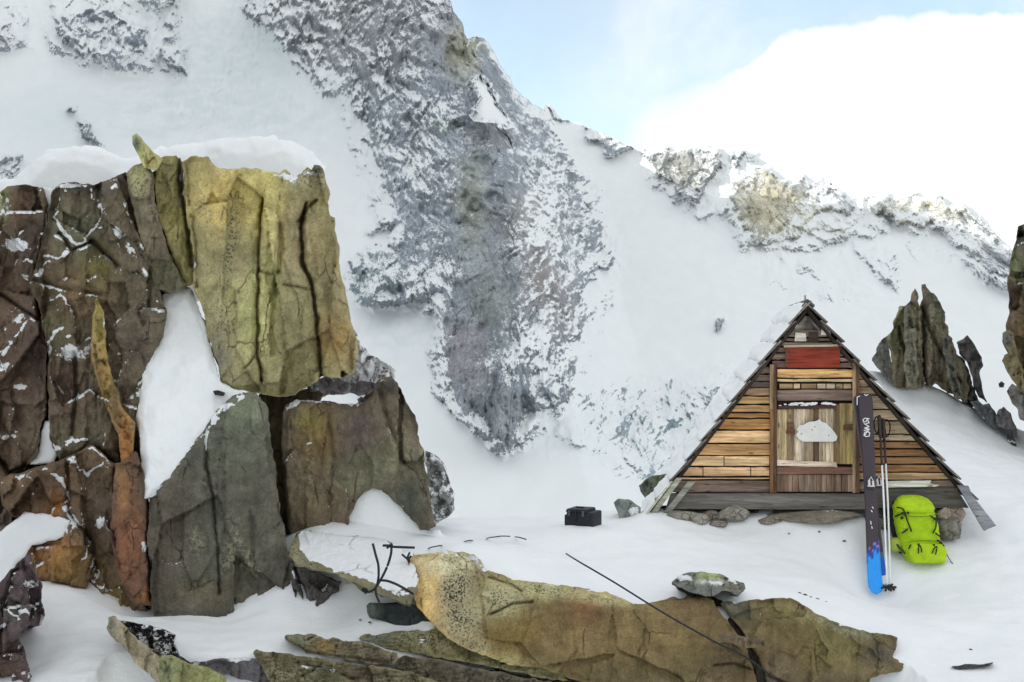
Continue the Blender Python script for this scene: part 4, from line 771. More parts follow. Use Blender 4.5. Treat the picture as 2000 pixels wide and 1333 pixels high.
rock('stone', 'tiny lone stone in the snow left of the right edge rocks', [(1950,750),(1956,745),(1962,750),(1960,757),(1952,757)], 14.6, cat='stone', base=(84,82,84), thick=.1, bevel=4, bulge=.04, facet=(8,.01), rag=.6, step=1.6)
rock('rock', 'greenish rock peering out behind the left eave of the hut', [(1248,948),(1262,938),(1286,928),(1302,926),(1320,936),(1312,960),(1286,990),(1266,990),(1258,970)], 12.6, base=(86,92,74), thick=.6, bevel=12, bulge=.14, facet=(30,.05), paint=[(1256,950,10,12,0,(92,98,104),.8)])
rock('rock', 'grey wedge stone in the snow between the black case and the hut', [(1198,982),(1206,976),(1226,976),(1240,984),(1252,992),(1250,1008),(1236,1014),(1224,1022),(1212,1018),(1206,1002)], 11.7, base=(110,118,112), thick=.3, bevel=10, bulge=.12, facet=(24,.03), snow=[(1238,1000,14,16,0,.75)], rag=1.5, step=2)

rock('rock', 'broken dark rock step joining the needle pair to the crooked rock', [(1852,700),(1864,690),(1880,700),(1892,730),(1900,752),(1912,784),(1896,796),(1880,788),(1868,770),(1856,740)], 15.1, NG, rag=4, base=(84,80,74), thick=.6, bevel=10, bulge=.14, facet=(16,.10), crackle=.08, snow=[(1884,745,7,14,-20,.6)])
rock('rock', 'thin split blade standing in front of the right needle', [(1838,640),(1846,650),(1858,690),(1872,740),(1880,780),(1868,782),(1856,760),(1846,710)], 14.7, NG, rag=3, base=(94,92,82), thick=.4, bevel=8, bulge=.12, facet=(14,.08), crackle=.08, lichen_base=.3)
rock('rock', 'thin split blade standing in front of the left needle', [(1768,600),(1778,596),(1788,640),(1792,700),(1790,760),(1772,762),(1766,700)], 14.7, NG, rag=3, base=(104,102,86), thick=.4, bevel=8, bulge=.12, facet=(14,.08), crackle=.08, lichen_base=.4)
# ================================================================ hut
YAW = R(7.5)
HO = P(1590, 1008, 11.6)                       # middle of the hut front at its base
r_ = np.array([math.cos(YAW), -math.sin(YAW)]); n_ = np.array([math.sin(YAW), math.cos(YAW)])
def hp(a, b):
    """bearing on the hut's front plane -> local (u, w)"""
    dx, dy = (a - CX) / F, 1.0
    t = (HO.x * n_[0] + HO.y * n_[1]) / (dx * n_[0] + dy * n_[1])
    x, y, z = dx * t, t, CZ - (b - CY) / F * t
    return ((x - HO.x) * r_[0] + (y - HO.y) * r_[1], z - HO.z)
rnd = random.Random(5)
hut = empty('hut', HO, -YAW)
tag(hut, 'weathered wooden A-frame hut with a snowy shingle roof and a red board in its gable', 'hut')
WH = mat_wood('plank_wood'); WV = mat_wood('door_wood', True, 1.15); WG = mat_wood('grey_beam_wood', False, 0.8)
HUT_D = 2.1
def xl(b): return 1463 - 0.740 * (b - 755) - 10       # inside of the left roof
def xr(b): return 1575 + 0.853 * (b - 592) - 17
def boards(name, rows, left, right, cols, mat=WH, parent=hut, depth=0.028, gap=2.8, y=0.0, breaks=()):
    bm = bmesh.new()
    for i in range(len(rows) - 1):
        b0, b1 = rows[i] + gap * rnd.uniform(.35, .7), rows[i + 1] - gap * rnd.uniform(.35, .7)
        l0, l1 = (left(b0), left(b1)) if callable(left) else (left, left)
        r0, r1 = (right(b0), right(b1)) if callable(right) else (right, right)
        cuts = sorted([x for (k, x) in breaks if k == i])
        c = alb(cols[i % len(cols)]) * rnd.uniform(.92, 1.1); lu = float(c @ np.array([.3, .6, .1])); c = (lu + (c - lu) * .90) * np.array([1.05, .99, .92]) * 1.02
        segs = [(l0, l1)] + [(x, x) for x in cuts] + [(r0, r1)]
        for s in range(len(segs) - 1):
            g = 0.9 if cuts else 0
            A, B = segs[s], segs[s + 1]
            n = 5; top = []; bot = []
            for k in range(n + 1):
                t = k / n; top.append(hp((A[0] + g) * (1 - t) + (B[0] - g) * t, b0 + rnd.uniform(-.7, .7))); bot.append(hp((A[1] + g) * (1 - t) + (B[1] - g) * t, b1 + rnd.uniform(-.7, .7)))
            yy = y + rnd.uniform(-.006, .006)
            prism(bm, bot + top[::-1], yy - depth, yy, c * rnd.uniform(.93, 1.07), 0.003, rnd)
    return link_bm(name, bm, mat, parent)
# backing behind the boards and the closed body of the hut
bm = bmesh.new(); prism(bm, [hp(1318, 985), hp(1872, 985), hp(1575, 622)], 0.02, 0.05, alb((52, 42, 36)))
link_bm('gable_backing', bm, WG, hut)
bm = bmesh.new(); prism(bm, [hp(1318, 985), hp(1872, 985), hp(1575, 622)], HUT_D - .15, HUT_D - .10, alb((90, 80, 70)))
link_bm('rear_wall', bm, WG, hut)
bm = bmesh.new(); prism(bm, [hp(1318, 994), hp(1880, 994), hp(1880, 986), hp(1318, 986)], 0.02, HUT_D - .1, alb((60, 50, 44)))
link_bm('floor', bm, WG, hut)
LT = [(176,150,104),(190,164,118),(168,138,92),(184,152,100),(206,182,140),(178,150,108),(214,190,156),(206,180,146),(186,162,132),(134,120,108)]
boards('wall', [757,774,790,806,817,840,866,890,911,931,937,962], xl, 1503, [(142,118,90),(178,144,98),(164,128,84),(150,112,68),(178,132,76),(206,170,122),(170,132,88),(212,180,136),(196,162,122),(178,148,116),(112,98,90)], breaks=[(7, 1414), (8, 1373), (8, 1466)])
boards('wall', [700,714,727,741,756,772,800,822,848,862,877,892,907,922,937,962], 1678, xr, [(140,116,90),(166,138,104),(150,122,90),(170,146,112),(152,132,104),(168,152,128),(172,152,126),(160,140,110),(164,148,122),(142,106,70),(132,96,62),(146,110,76),(140,104,70),(176,146,110),(120,104,92)])
boards('wall_boards', [716,731,745,758], xl, 1503, [(96,82,76),(110,94,86),(88,76,70)], WG)
# gable: dark diagonal boards under the ridge, pale patches, flat boards
bm = bmesh.new()
for i in range(9):
    x = 1530 + i * 11; c = alb(rnd.choice([(84,76,70),(104,96,88),(70,62,58),(122,114,104)]))
    lo = (x - 6, 650); hi = (min(x + 20, xr(618) - 6), 612)
    poly = [hp(max(lo[0], xl(650)), 650), hp(min(lo[0] + 10, xr(650)), 650), hp(min(hi[0] + 8, xr(618)), 618), hp(min(max(hi[0], xl(618)), xr(618) - 2), 618)]
    prism(bm, poly, -0.02 - .003 * (i % 3), 0.0, c, .002, rnd)
prism(bm, [hp(1602, 655), hp(1622, 655), hp(1618, 640), hp(1606, 626)], -0.045, -0.026, alb((196,188,178)))
prism(bm, [hp(1551, 667), hp(1574, 667), hp(1573, 651), hp(1553, 650)], -0.045, -0.026, alb((190,182,170)))
prism(bm, [hp(1578, 668), hp(1598, 668), hp(1597, 648), hp(1579, 649)], -0.040, -0.026, alb((62,50,44)))
link_bm('gable_boards', bm, WG, hut)
boards('gable_boards', [645,660,668,677], xl, xr, [(104,96,88),(98,90,82),(120,110,98)], WG)
boards('gable_boards', [678,690,704,720], lambda b: max(xl(b) - 2, 1508), 1536, [(112,92,84),(134,114,102),(104,84,76)], WG)
boards('gable_boards', [678,688,698,708,720], 1638, lambda b: min(xr(b), 1665), [(128,108,94),(110,90,80),(134,112,96),(104,86,78)], WG)
bm = bmesh.new(); prism(bm, [hp(1535, 719), hp(1639, 718), hp(1639, 678), hp(1534, 679)], -0.05, -0.028, alb((126,52,38)), .002, rnd)
o = link_bm('board', bm, mat_wood('red_paint', False, .75), hut); tag(o, 'faded red painted board')
bm = bmesh.new(); prism(bm, [hp(1530, 679), hp(1642, 677), hp(1642, 673), hp(1530, 675)], -0.055, -0.028, alb((176,158,134)))
prism(bm, [hp(1533, 716), hp(1540, 716), hp(1540, 681), hp(1533, 681)], -0.056, -0.0505, alb((110,64,46)))
link_bm('batten', bm, WG, hut)
boards('lintel_boards', [720,739,747], 1518, 1664, [(206,164,104),(206,184,146)], WH)
bm = bmesh.new()
for x0, x1, c in ((1522,1548,(150,124,92)),(1550,1562,(190,166,132)),(1565,1594,(140,112,80)),(1596,1612,(196,176,148)),(1614,1630,(206,188,160)),(1632,1645,(170,146,112)),(1647,1662,(196,170,134))):
    prism(bm, [hp(x0, 759), hp(x1, 759), hp(x1, 750), hp(x0, 750)], -0.02, 0.0, alb(c), .002, rnd)
link_bm('slat', bm, WH, hut)
boards('lintel_boards', [760,784], 1518, 1664, [(112,96,90)], WG)
# posts
for x0, x1, b0, b1, c in ((1503,1510,712,800,(150,126,98)),(1510,1516,712,962,(96,70,52)),(1503,1511,801,962,(140,104,72)),(1664,1670,702,962,(146,126,100)),(1670,1677,703,962,(98,74,58))):
    bm = bmesh.new(); prism(bm, [hp(x0, b1), hp(x1, b1), hp(x1, b0), hp(x0, b0)], -0.055 - rnd.uniform(0, .006), 0.0, alb(c), .003, rnd)
    link_bm('post', bm, WV, hut)
# door
bm = bmesh.new()
for x0, x1, b0, c in ((1517,1536,800,(178,158,120)),(1536.5,1550,799,(134,112,86)),(1550.5,1571,799,(186,170,148)),(1571.5,1588,799,(158,138,116)),(1588.5,1598,797,(96,74,62)),(1598.5,1611,797,(176,158,132)),(1611.5,1627,797,(188,172,146)),(1627.5,1638,790,(122,100,72)),(1638.5,1651,788,(164,144,98)),(1651.5,1664,788,(154,134,88))):
    k = 4; L = []; Rr = []
    for i in range(k + 1):
        b = 906 + (b0 - 906) * i / k; L.append(hp(x0 + rnd.uniform(-.3, .3), b)); Rr.append(hp(x1 + rnd.uniform(-.3, .3), b))
    prism(bm, L[::-1] + Rr, -0.03 - rnd.uniform(0, .008), -0.002, alb(c), .003, rnd)
door = link_bm('door', bm, WV, hut)
def dpart(name, poly, y0, y1, c, mat=WG, lab=None):
    bm = bmesh.new(); prism(bm, [hp(*p) for p in poly], y0, y1, alb(c), .002, rnd); o = link_bm(name, bm, mat, door)
    if lab: o['label'] = lab
    return o
dpart('top_rail', [(1519,799),(1628,798),(1628,791),(1519,793)], -.050, -.032, (66,46,40))
dpart('rail', [(1517,909),(1634,912),(1632,902),(1560,900),(1517,897)], -.058, -.039, (214,190,170), WH)
dpart('rail', [(1517,926),(1666,925),(1666,912),(1517,911)], -.045, -.002, (112,82,70), WH)
dpart('latch_block', [(1646,840),(1664,840),(1664,828),(1646,830)], -.060, -.039, (98,68,50))
dpart('latch_block', [(1534,846),(1552,848),(1552,838),(1536,836)], -.060, -.039, (96,62,48))
dpart('latch_block', [(1537,832),(1549,834),(1549,826),(1536,824)], -.050, -.039, (110,78,66))
PL = [(1553,850),(1558,842),(1555,838),(1560,830),(1568,830),(1573,826),(1580,823),(1588,823),(1595,821),(1599,818),(1603,823),(1612,826),(1616,830),(1622,836),(1628,843),(1634,852),(1632,860),(1625,862),(1568,862),(1562,859)]
o = dpart('plate', PL, -.066, -.060, (232,228,218), plain('white_enamel', (0.78, 0.77, 0.73), 0.5, .06, 14), 'white cloud shaped metal plate')
for (x, b) in ((1590, 833), (1585, 839), (1564, 847), (1617, 850)):
    bm = bmesh.new(); u, w = hp(x, b); tube(bm, [(u, -.0655, w), (u, -.0685, w)], .006, 8, alb((120,112,100))); q = link_bm('nail', bm, mat_vcol('nail_metal', .4), door)
bm = bmesh.new()
for i in range(24):
    x = 1522 + rnd.uniform(0, 106); u, w = hp(x, 791 + rnd.uniform(-3, 1)); s = rnd.uniform(.006, .016)
    bmesh.ops.create_icosphere(bm, subdivisions=2, radius=s, matrix=Matrix.Translation((u, -.045 + rnd.uniform(-.01, .01), w)) @ Matrix.Diagonal((1.7, 1, .6, 1)))
for x0, x1 in ((1548, 1592), (1606, 1622)):
    for k in range(9):
        u, w = hp(x0 + (x1 - x0) * k / 8, 788 + rnd.uniform(-1, 1))
        bmesh.ops.create_icosphere(bm, subdivisions=2, radius=rnd.uniform(.010, .016), matrix=Matrix.Translation((u, -.038, w)) @ Matrix.Diagonal((1.6, 1, .7, 1)))
tag(link_bm('snow_crumbs', bm, SNOW, door, True), kind='stuff')
bm = bmesh.new()
x = 1517
while x < 1664:
    wd = rnd.uniform(6, 15); c = alb(rnd.choice([(124,100,84),(150,130,112),(104,84,72),(136,116,100)]))
    prism(bm, [hp(x, 960), hp(min(x + wd - .8, 1664), 960), hp(min(x + wd - .8, 1664), 927), hp(x, 927)], -0.028 - rnd.uniform(0, .006), -.001, c, .002, rnd); x += wd
link_bm('kick_boards', bm, WV, hut)
# sill beam: two weathered lengths
for k, (x0, x1, b0, b1, c, y) in enumerate(((1300,1692,963,993,(106,102,98),-.075),(1694,1888,952,990,(84,80,74),-.09))):
    bm = bmesh.new(); n = 12
    top = [hp(x0 + (x1 - x0) * i / n + (10 if (i == 0 and k == 0) else (-24 if i == n and k == 1 else 0)), b0 + rnd.uniform(-.8, .8)) for i in range(n + 1)]
    bot = [hp(x0 + (x1 - x0) * i / n, b1 + rnd.uniform(-.8, .8)) for i in range(n + 1)]
    prism(bm, bot + top[::-1], y, -0.001 - .002 * k, alb(c), .003, rnd); link_bm('sill_beam', bm, WG, hut)
bm = bmesh.new(); prism(bm, [hp(1728, 950), hp(1822, 948), hp(1832, 945), hp(1812, 942), hp(1814, 936), hp(1728, 938)], -.115, -.092, alb((226,216,200)), .002, rnd)
o = link_bm('board', bm, WH, hut); tag(o, 'bleached white board above the sill')
# roof: shingle courses, each lying over the one below
APX = (1575, 590); LB = (1258, 1008); RBt = (1896, 968)
SH = mat_wood('shingle_wood', False, .7)
def roof(side, foot, n, name, y0, y1, seed):
    rr = random.Random(seed); bm = bmesh.new(); lay = collayer(bm)
    A = Vector(hp(*APX)); Bf = Vector(hp(*foot)); d = (Bf - A); L = d.length; d /= L
    nrm = Vector((-d.y, d.x)) if side < 0 else Vector((d.y, -d.x))
    if nrm.y < 0: nrm = -nrm
    tops = []
    for k in range(n):
        s0 = L * k / n - .02; s1 = L * (k + 1) / n + .035
        lift0, lift1, th = -.012, .020, .016
        for j in range(5):
            yA = y0 + (y1 - y0) * j / 5 + .002 + (rr.uniform(-.012, .012) if j else rr.uniform(-.05, .02)); yB = y0 + (y1 - y0) * (j + 1) / 5
            e = rr.uniform(-.015, .015)
            p = [A + d * s0 + nrm * lift0, A + d * (s1 + e) + nrm * lift1, A + d * (s1 + e) + nrm * (lift1 - th), A + d * s0 + nrm * (lift0 - th)]
            c = alb(rr.choice([(116,110,106),(100,94,90),(128,122,116),(92,86,82)]))
            prism(bm, [(q.x, q.y) for q in p], yA, yB, c, .0, rr)
        tops.append((A + d * (s0 + .03) + nrm * .001, A + d * s1 + nrm * lift1, nrm, d))
    # rafter and sheathing under the courses
    for off, th2, ya, yb, cc in ((-.030, .010, y0 + .05, y1 - .05, (70,60,54)), (-.041, .014, y0 + .07, y0 + .12, (58,50,46))):
        p = [A + nrm * off, Bf + nrm * off, Bf + nrm * (off - th2), A + nrm * (off - th2)]
        prism(bm, [(q.x, q.y) for q in p], ya, yb, alb(cc))
    return link_bm(name, bm, SH, hut), tops
rl, tl = roof(-1, LB, 11, 'roof', -.12, HUT_D, 3)
rr_, tr = roof(1, RBt, 10, 'roof', -.12, HUT_D, 9)
def roof_snow(parent, tops, thick, y0, y1, seed, holes=.12):
    rr = random.Random(seed); V = []; Q = []
    for a, b, nrm, d in tops:
        nu, nv = 12, 40
        base = len(V); L = (b - a).length
        for i in range(nu + 1):
            for j in range(nv + 1):
                u = i / nu; v = j / nv
                yy = y0 + (y1 - y0) * v
                nz = float(fbm(np.array([yy * 3.1 + seed]), np.array([u * 1.3 + len(V) * 0 + a.y * 9]), np.array([a.x * 5]), 3)[0])
                ed = min(1, u / .12, (1 - u) / .16, v / .05, (1 - v) / .03); ed = max(ed, 0) ** .5
                h = (thick * (.8 + .9 * nz) - holes * thick * (1.6 if (rr.random() < .03) else 0)) * ed - .004
                p = a + (b - a) * (u * (.95 + .06 * nz) + .01) + nrm * (h + .001)
                V.append((p.x, yy + .02 * nz, p.y))
        for i in range(nu):
            for j in range(nv):
                k = base + i * (nv + 1) + j; Q.append((k, k + 1, k + nv + 2, k + nv + 1))
    return mesh_np('roof_snow', V, [np.array(Q)], SNOW, parent)
roof_snow(rl, tl, .040, -.150, HUT_D - .02, 3)
roof_snow(rr_, tr, .030, .12, HUT_D - .02, 8)
# ridge stub, barge plank and loose side boards
bm = bmesh.new(); u, w = hp(1575, 588)
prism(bm, [(u - .05, w - .045), (u, w + .012), (u + .06, w - .04), (u + .055, w - .06), (u, w - .012), (u - .045, w - .065)], -.14, HUT_D + .02, alb((84,80,78)))
prism(bm, [(u - .012, w - .01), (u - .006, w + .05), (u + .004, w + .055), (u + .008, w + .0)], 0.10, 0.12, alb((150,148,146)))
link_bm('ridge_cap', bm, SH, hut)
bm = bmesh.new(); prism(bm, [hp(1862, 944), hp(1914, 1032), hp(1922, 1028), hp(1937, 1022), hp(1890, 962), hp(1884, 946)], -.17, -.125, alb((126,126,132)), .003, rnd)
o = link_bm('barge_plank', bm, WG, hut); tag(o, 'blue grey plank running past the right eave')
for (a0, a1, wd, yy, c) in (((1322, 930), (1262, 1010), 12, -.16, (150,152,136)), ((1310, 936), (1250, 1014), 5, -.20, (176,176,158)), ((1344, 938), (1288, 1008), 14, -.14, (128,128,118))):
    bm = bmesh.new(); prism(bm, [hp(a1[0], a1[1]), hp(a1[0] + wd, a1[1]), hp(a0[0] + wd, a0[1]), hp(a0[0], a0[1])], yy, yy + .02, alb(c), .003, rnd); link_bm('side_board', bm, WG, hut)

# ---------------------------------------------------------------- stones the hut stands on
def stone(label, a, b, w, h, Y, seed, c=(112, 106, 100), dep=None, group='stones under the hut', name='stone'):
    rr = random.Random(seed); bm = bmesh.new()
    bmesh.ops.create_icosphere(bm, subdivisions=5, radius=1.0)
    sx, sz, sy = w * .5 * Y / F, h * .5 * Y / F, (dep or (w + h) * .30 * Y / F)
    co = np.array([v.co[:] for v in bm.verts])
    for _ in range(9):                                   # split faces
        n = np.array([rr.gauss(0, 1), rr.gauss(0, 1), rr.gauss(0, 1)]); n /= np.linalg.norm(n); cut = rr.uniform(.62, .88)
        dd = co @ n; co -= np.maximum(dd - cut, 0)[:, None] * n[None] * .92
    nz = fbm(co[:, 0] * 2 + seed, co[:, 1] * 2, co[:, 2] * 2, 4); co *= (1 + .10 * nz)[:, None]
    co *= 1.16 * np.array([sx, sy, sz])
    faces = np.array([[v.index for v in f.verts] for f in bm.faces]); bm.free()
    n = len(co); colr = np.zeros((n, 3)) + alb(c); colr *= (1 + .22 * nz)[:, None]
    sn = np.clip((co[:, 2] / sz - .55) * 1.0, 0, .5)
    o = mesh_np(name, co, [faces], ROCK, attrs={'Col': colr, 'snow': sn * .8, 'lichen': np.full(n, .25)})
    o.location = P(a, b, Y); tag(o, label, 'stone', group); return o
stone('long pitted pale grey stone at the left corner under the sill', 1336, 1014, 76, 30, 11.62, 1, (124,120,112))
stone('round pale stone wedged second from the left corner under the sill', 1368, 1018, 34, 26, 11.52, 2, (132,126,118))
stone('small brown stone between the pale round stone and the domed one', 1388, 1009, 30, 22, 11.62, 3, (104,96,88))
stone('domed grey stone, tallest left of the door under the sill', 1430, 1006, 56, 34, 11.6, 4, (120,116,108))
stone('flat shard in the snow below the domed grey stone', 1402, 1024, 40, 14, 11.5, 13, (112,106,100))
stone('dark upright stone in the gap right of the domed grey stone', 1470, 1008, 34, 34, 11.8, 5, (76,70,66))
stone('brown grey cobble under the door, left end of the long flat stone', 1508, 1018, 46, 22, 11.55, 6, (112,104,94))
stone('long flat stone lying under the door sill', 1600, 1008, 172, 26, 11.62, 7, (116,108,96), .25)
stone('grey stone behind the poles under the right sill', 1712, 1022, 60, 30, 11.55, 8, (92,88,84))
stone('split pale stone under the right end of the sill, above the round grey one', 1850, 1003, 60, 34, 11.45, 9, (132,118,106))
stone('round grey stone right of the backpack, lowest of the right corner', 1852, 1032, 56, 40, 11.38, 10, (104,100,94))
stone('dark stone hidden behind the right side of the backpack', 1822, 1030, 40, 44, 11.5, 11, (82,78,74))
stone('dark stone in the black hollow behind the ski poles', 1746, 1002, 52, 36, 11.75, 12, (56,52,50))
# crumbs of rock on the snow
k = 0
for a, b, w, Y, lab in ((1600,1040,5,11.1,'dark splinter on the snow in front of the hut door, upper one'),(1649,1058,7,11.05,'dark splinter on the snow in front of the hut door, lower one'),(1541,1043,4,11.2,'tiny dark chip on the snow under the left of the door'),
                    (1526,1154,6,10.0,'dark chip on the snow above the olive boulder'),(1246,1141,6,9.9,'lone dark chip on the snow beside the taut wire'),(1562,1160,7,9.9,'leftmost pebble in the line of pebbles above the olive boulder'),(1572,1164,9,9.85,'second pebble from the left in the line above the olive boulder'),(1583,1168,8,9.85,'middle pebble in the line above the olive boulder'),(1596,1172,9,9.8,'second pebble from the right in the line above the olive boulder'),(1612,1178,8,9.8,'rightmost pebble in the line of pebbles above the olive boulder'),
                    (1464,1166,5,9.7,'tiny chip right of the lichen tufted rock'),(1498,1164,6,9.7,'chip above the top edge of the olive boulder'),(1760,1232,5,9.6,'chip at the right tip of the olive boulder'),
                    (703,1212,5,9.5,'tiny chip left of the slate stub on the snow'),(722,1217,6,9.45,'flat chip below the tip of the slate stub'),(378,1258,8,9.2,'thin chip on the snow cushion at the lower left'),(394,1270,8,9.1,'lower chip on the snow cushion at the lower left'),(350,1232,14,9.35,'dark flake at the top of the snow cushion, lower left'),
                    (1890,1256,4,9.5,'speck of grit above the rock sliver, upper one'),(1896,1270,6,9.45,'speck of grit above the rock sliver, middle one'),(1886,1282,7,9.35,'speck of grit above the rock sliver, lower one'),(1800,1296,6,9.3,'chip beside the olive boulder at the lower right')):
    k += 1; x = (a - CX) / F; 
    y = Y
    for it in range(30):                                  # find where the ray of that image pixel meets the snow
        z = GROUND(x * y, y); by = CY + (CZ - z) / y * F
        y += np.clip((by - b) * .006, -.15, .15)
    y = float(np.clip(y, Y - .8, Y + .8))
    stone(lab, a, b - 1, w, w * .5, y, 40 + k, (48, 46, 46), group='chips of rock on the snow', name='rock_chip')
# ================================================================ skis, poles, pack, case, iron and wire
GEAR = mat_vcol('gear_plastic', .45, .4, .06, 40); FAB = NT('pack_fabric')
def fabric(t):
    co = t.coord(); col = t.attr('Col'); a = t.noise(co, 9, 5, .65, .8); b = t.noise(co, 240, 2); 
    c = t.mix(1.0, col, t.rng(a, .3, .7, .86, 1.12), 'MULTIPLY'); n = t.bump(a, .9, .03); n = t.bump(b, .12, .002, n)
    return t.done(c, .65, n, .25)
FAB = fabric(FAB)
def ski_mesh(name, W, Lg, thick, cols, tipbend, seed):
    """local: x across, z up from the tip, -y is the show face"""
    n = 90; lay_n = 9; V = []; C = []
    for i in range(n + 1):
        t = i / n; z = t * Lg
        w = W * (1.05 - .34 * math.sin(math.pi * min(1, t * 1.05)) ** 1.3 * .55)
        tipr = .10 / Lg
        if t < tipr: w *= math.sqrt(max(1 - (1 - t / tipr) ** 2.4, 0.0004))
        if t > .985: w *= 1 - .25 * ((t - .985) / .015) ** 2
        y = tipbend * max(0, (0.16 - t) / 0.16) ** 2 * -1 + -.012 * math.sin(math.pi * t)
        th = thick * (.45 + .55 * math.sin(math.pi * min(max(t, .04), .96)) ** .5)
        for j in range(lay_n + 1):
            s = j / lay_n * 2 - 1; V.append((s * w / 2, y - th * (1 - .35 * abs(s) ** 4), z)); C.append(cols(s, t, 1))
        for j in range(lay_n + 1):
            s = j / lay_n * 2 - 1; V.append((s * w / 2, y, z)); C.append(cols(s, t, 0))
    r = 2 * (lay_n + 1); Q = []
    for i in range(n):
        o = i * r; p = o + r
        for j in range(lay_n):
            Q.append((o + j, o + j + 1, p + j + 1, p + j)); k = lay_n + 1
            Q.append((o + k + j + 1, o + k + j, p + k + j, p + k + j + 1))
        Q.append((o, p, p + lay_n + 1, o + lay_n + 1)); Q.append((o + lay_n, o + 2 * lay_n + 1, p + 2 * lay_n + 1, p + lay_n))
    for j in range(lay_n):
        k = lay_n + 1; Q.append((j + 1, j, k + j, k + j + 1)); o = n * r; Q.append((o + j, o + j + 1, o + k + j + 1, o + k + j))
    return mesh_np(name, V, [np.array(Q)], GEAR, None, True, {'Col': np.array(C)})
def place(o, foot, head, side=(1, 0, 0), face=None):
    z = (head - foot).normalized(); x = Vector(side); x = (x - z * x.dot(z)).normalized(); y = z.cross(x)
    o.matrix_world = Matrix.Translation(foot) @ Matrix((x, y, z)).transposed().to_4x4()
BLK = alb((52, 44, 50)); BLU = alb((28, 132, 214)); NAV = alb((38, 52, 140)); VIO = alb((128, 112, 178))
def c1(s, t, top):
    zz = .213 + .018 * math.sin(s * 7) + .03 * s
    if t < zz: return BLU if t < zz - .02 else NAV
    if t < zz + .018: return VIO if (int((s + 1) * 7 + t * 90) % 2) else NAV
    return BLK
foot, head = P(1709, 1163, 10.9), P(1689, 769, 11.42)
LS = (head - foot).length
sk = ski_mesh('ski', .116, LS, .016, c1, .05, 1); place(sk, foot, head)
tag(sk, 'dark front ski with a bright blue tip down in the snow, leaning on the hut', 'ski', 'pair of skis leaning on the hut')
def c2(s, t, top):
    if t < .19: return alb((24, 84, 170)) if t < .17 else alb((74, 96, 84))
    return alb((88, 78, 92)) if abs(s) > .9 else alb((58, 50, 58))
foot2, head2 = P(1722, 1157, 11.0), P(1678, 775, 11.50)
LS2 = (head2 - foot2).length
sk2 = ski_mesh('ski', .105, LS2, .016, c2, -.05, 2); place(sk2, foot2, head2)
tag(sk2, 'second ski tucked behind the blue tipped ski, its pale edge showing', 'ski', 'pair of skis leaning on the hut')
def strokes(name, lines, rad, parent, y, col):
    bm = bmesh.new()
    for ln in lines:
        pts = [Vector((p[0], y, p[1])) for p in ln]
        for i in range(len(pts) - 1):
            d = (pts[i + 1] - pts[i]); n = Vector((-d.z, 0, d.x)).normalized() * rad; e = d.normalized() * rad * .6
            q = [pts[i] - e - n, pts[i + 1] + e - n, pts[i + 1] + e + n, pts[i] - e + n]
            lay = collayer(bm); vs = [bm.verts.new(p) for p in q] + [bm.verts.new(p + Vector((0, .0015, 0))) for p in q]
            for v in vs: v[lay] = (*col, 1)
            for f in ((0, 1, 2, 3), (7, 6, 5, 4), (0, 4, 5, 1), (1, 5, 6, 2), (2, 6, 7, 3), (3, 7, 4, 0)): bm.faces.new([vs[i] for i in f])
    return link_bm(name, bm, GEAR, parent)
WT = alb((226, 222, 226)); m = 11.4 / F
def sp(a, b):                                            # image pixel -> ski-local (x, z)
    ac = 1689 + (1709 - 1689) * (b - 769) / 394.0
    return ((a - ac) * m, LS * (1163 - b) / 394.0)
glyph = [[sp(1696,822), sp(1688,821), sp(1684,824), sp(1685,829), sp(1690,828), sp(1692,823), sp(1696,830), sp(1690,832)],
         [sp(1686,832), sp(1696,838), sp(1687,841), sp(1697,843), sp(1686,846)],
         [sp(1695,846), sp(1687,850), sp(1686,856), sp(1690,858), sp(1696,857), sp(1697,850), sp(1692,848), sp(1688,855)]]
strokes('lettering', glyph, .0034, sk, -.0305, WT)
for ln in ([sp(1673,794), sp(1673,778), sp(1678,776)], [sp(1687,772), sp(1690,775), sp(1694,772)]): strokes('tail_mark', [ln], .003, sk, -.022, WT)
for ln in ([sp(1702,996), sp(1704,999)], [sp(1700,1003), sp(1702,1006)], [sp(1699,1024), sp(1700,1030)], [sp(1701,1034), sp(1702,1038)]): strokes('printed_mark', [ln], .003, sk, -.0305, WT)
def binding(parent, zz, y, toe=True):
    bm = bmesh.new(); lay = collayer(bm)
    def bx(x0, x1, y0, y1, z0, z1, c):
        vs = prism(bm, [(x0, z0), (x1, z0), (x1, z1), (x0, z1)], y0, y1, c)
    bx(-.03, .03, y - .012, y, zz - .05, zz + .05, alb((48,44,48)))
    bx(-.024, -.008, y - .034, y - .012, zz - .03, zz + .02, alb((186,180,180))); bx(.008, .024, y - .034, y - .012, zz - .03, zz + .012, alb((186,180,180)))
    tube(bm, [(-.016, y - .03, zz + .02), (0, y - .04, zz + .045), (.016, y - .03, zz + .015)], .004, 6, alb((200,196,196)))
    tube(bm, [(-.03, y - .022, zz - .03), (.03, y - .022, zz - .03)], .005, 6, alb((210,204,204)))
    return link_bm('binding', bm, GEAR, parent)
binding(sk, LS * (1163 - 950) / 394., -.030)
bb = binding(sk2, LS2 * (1157 - 948) / 382., -.030); bb.location = (.075, .012, 0)

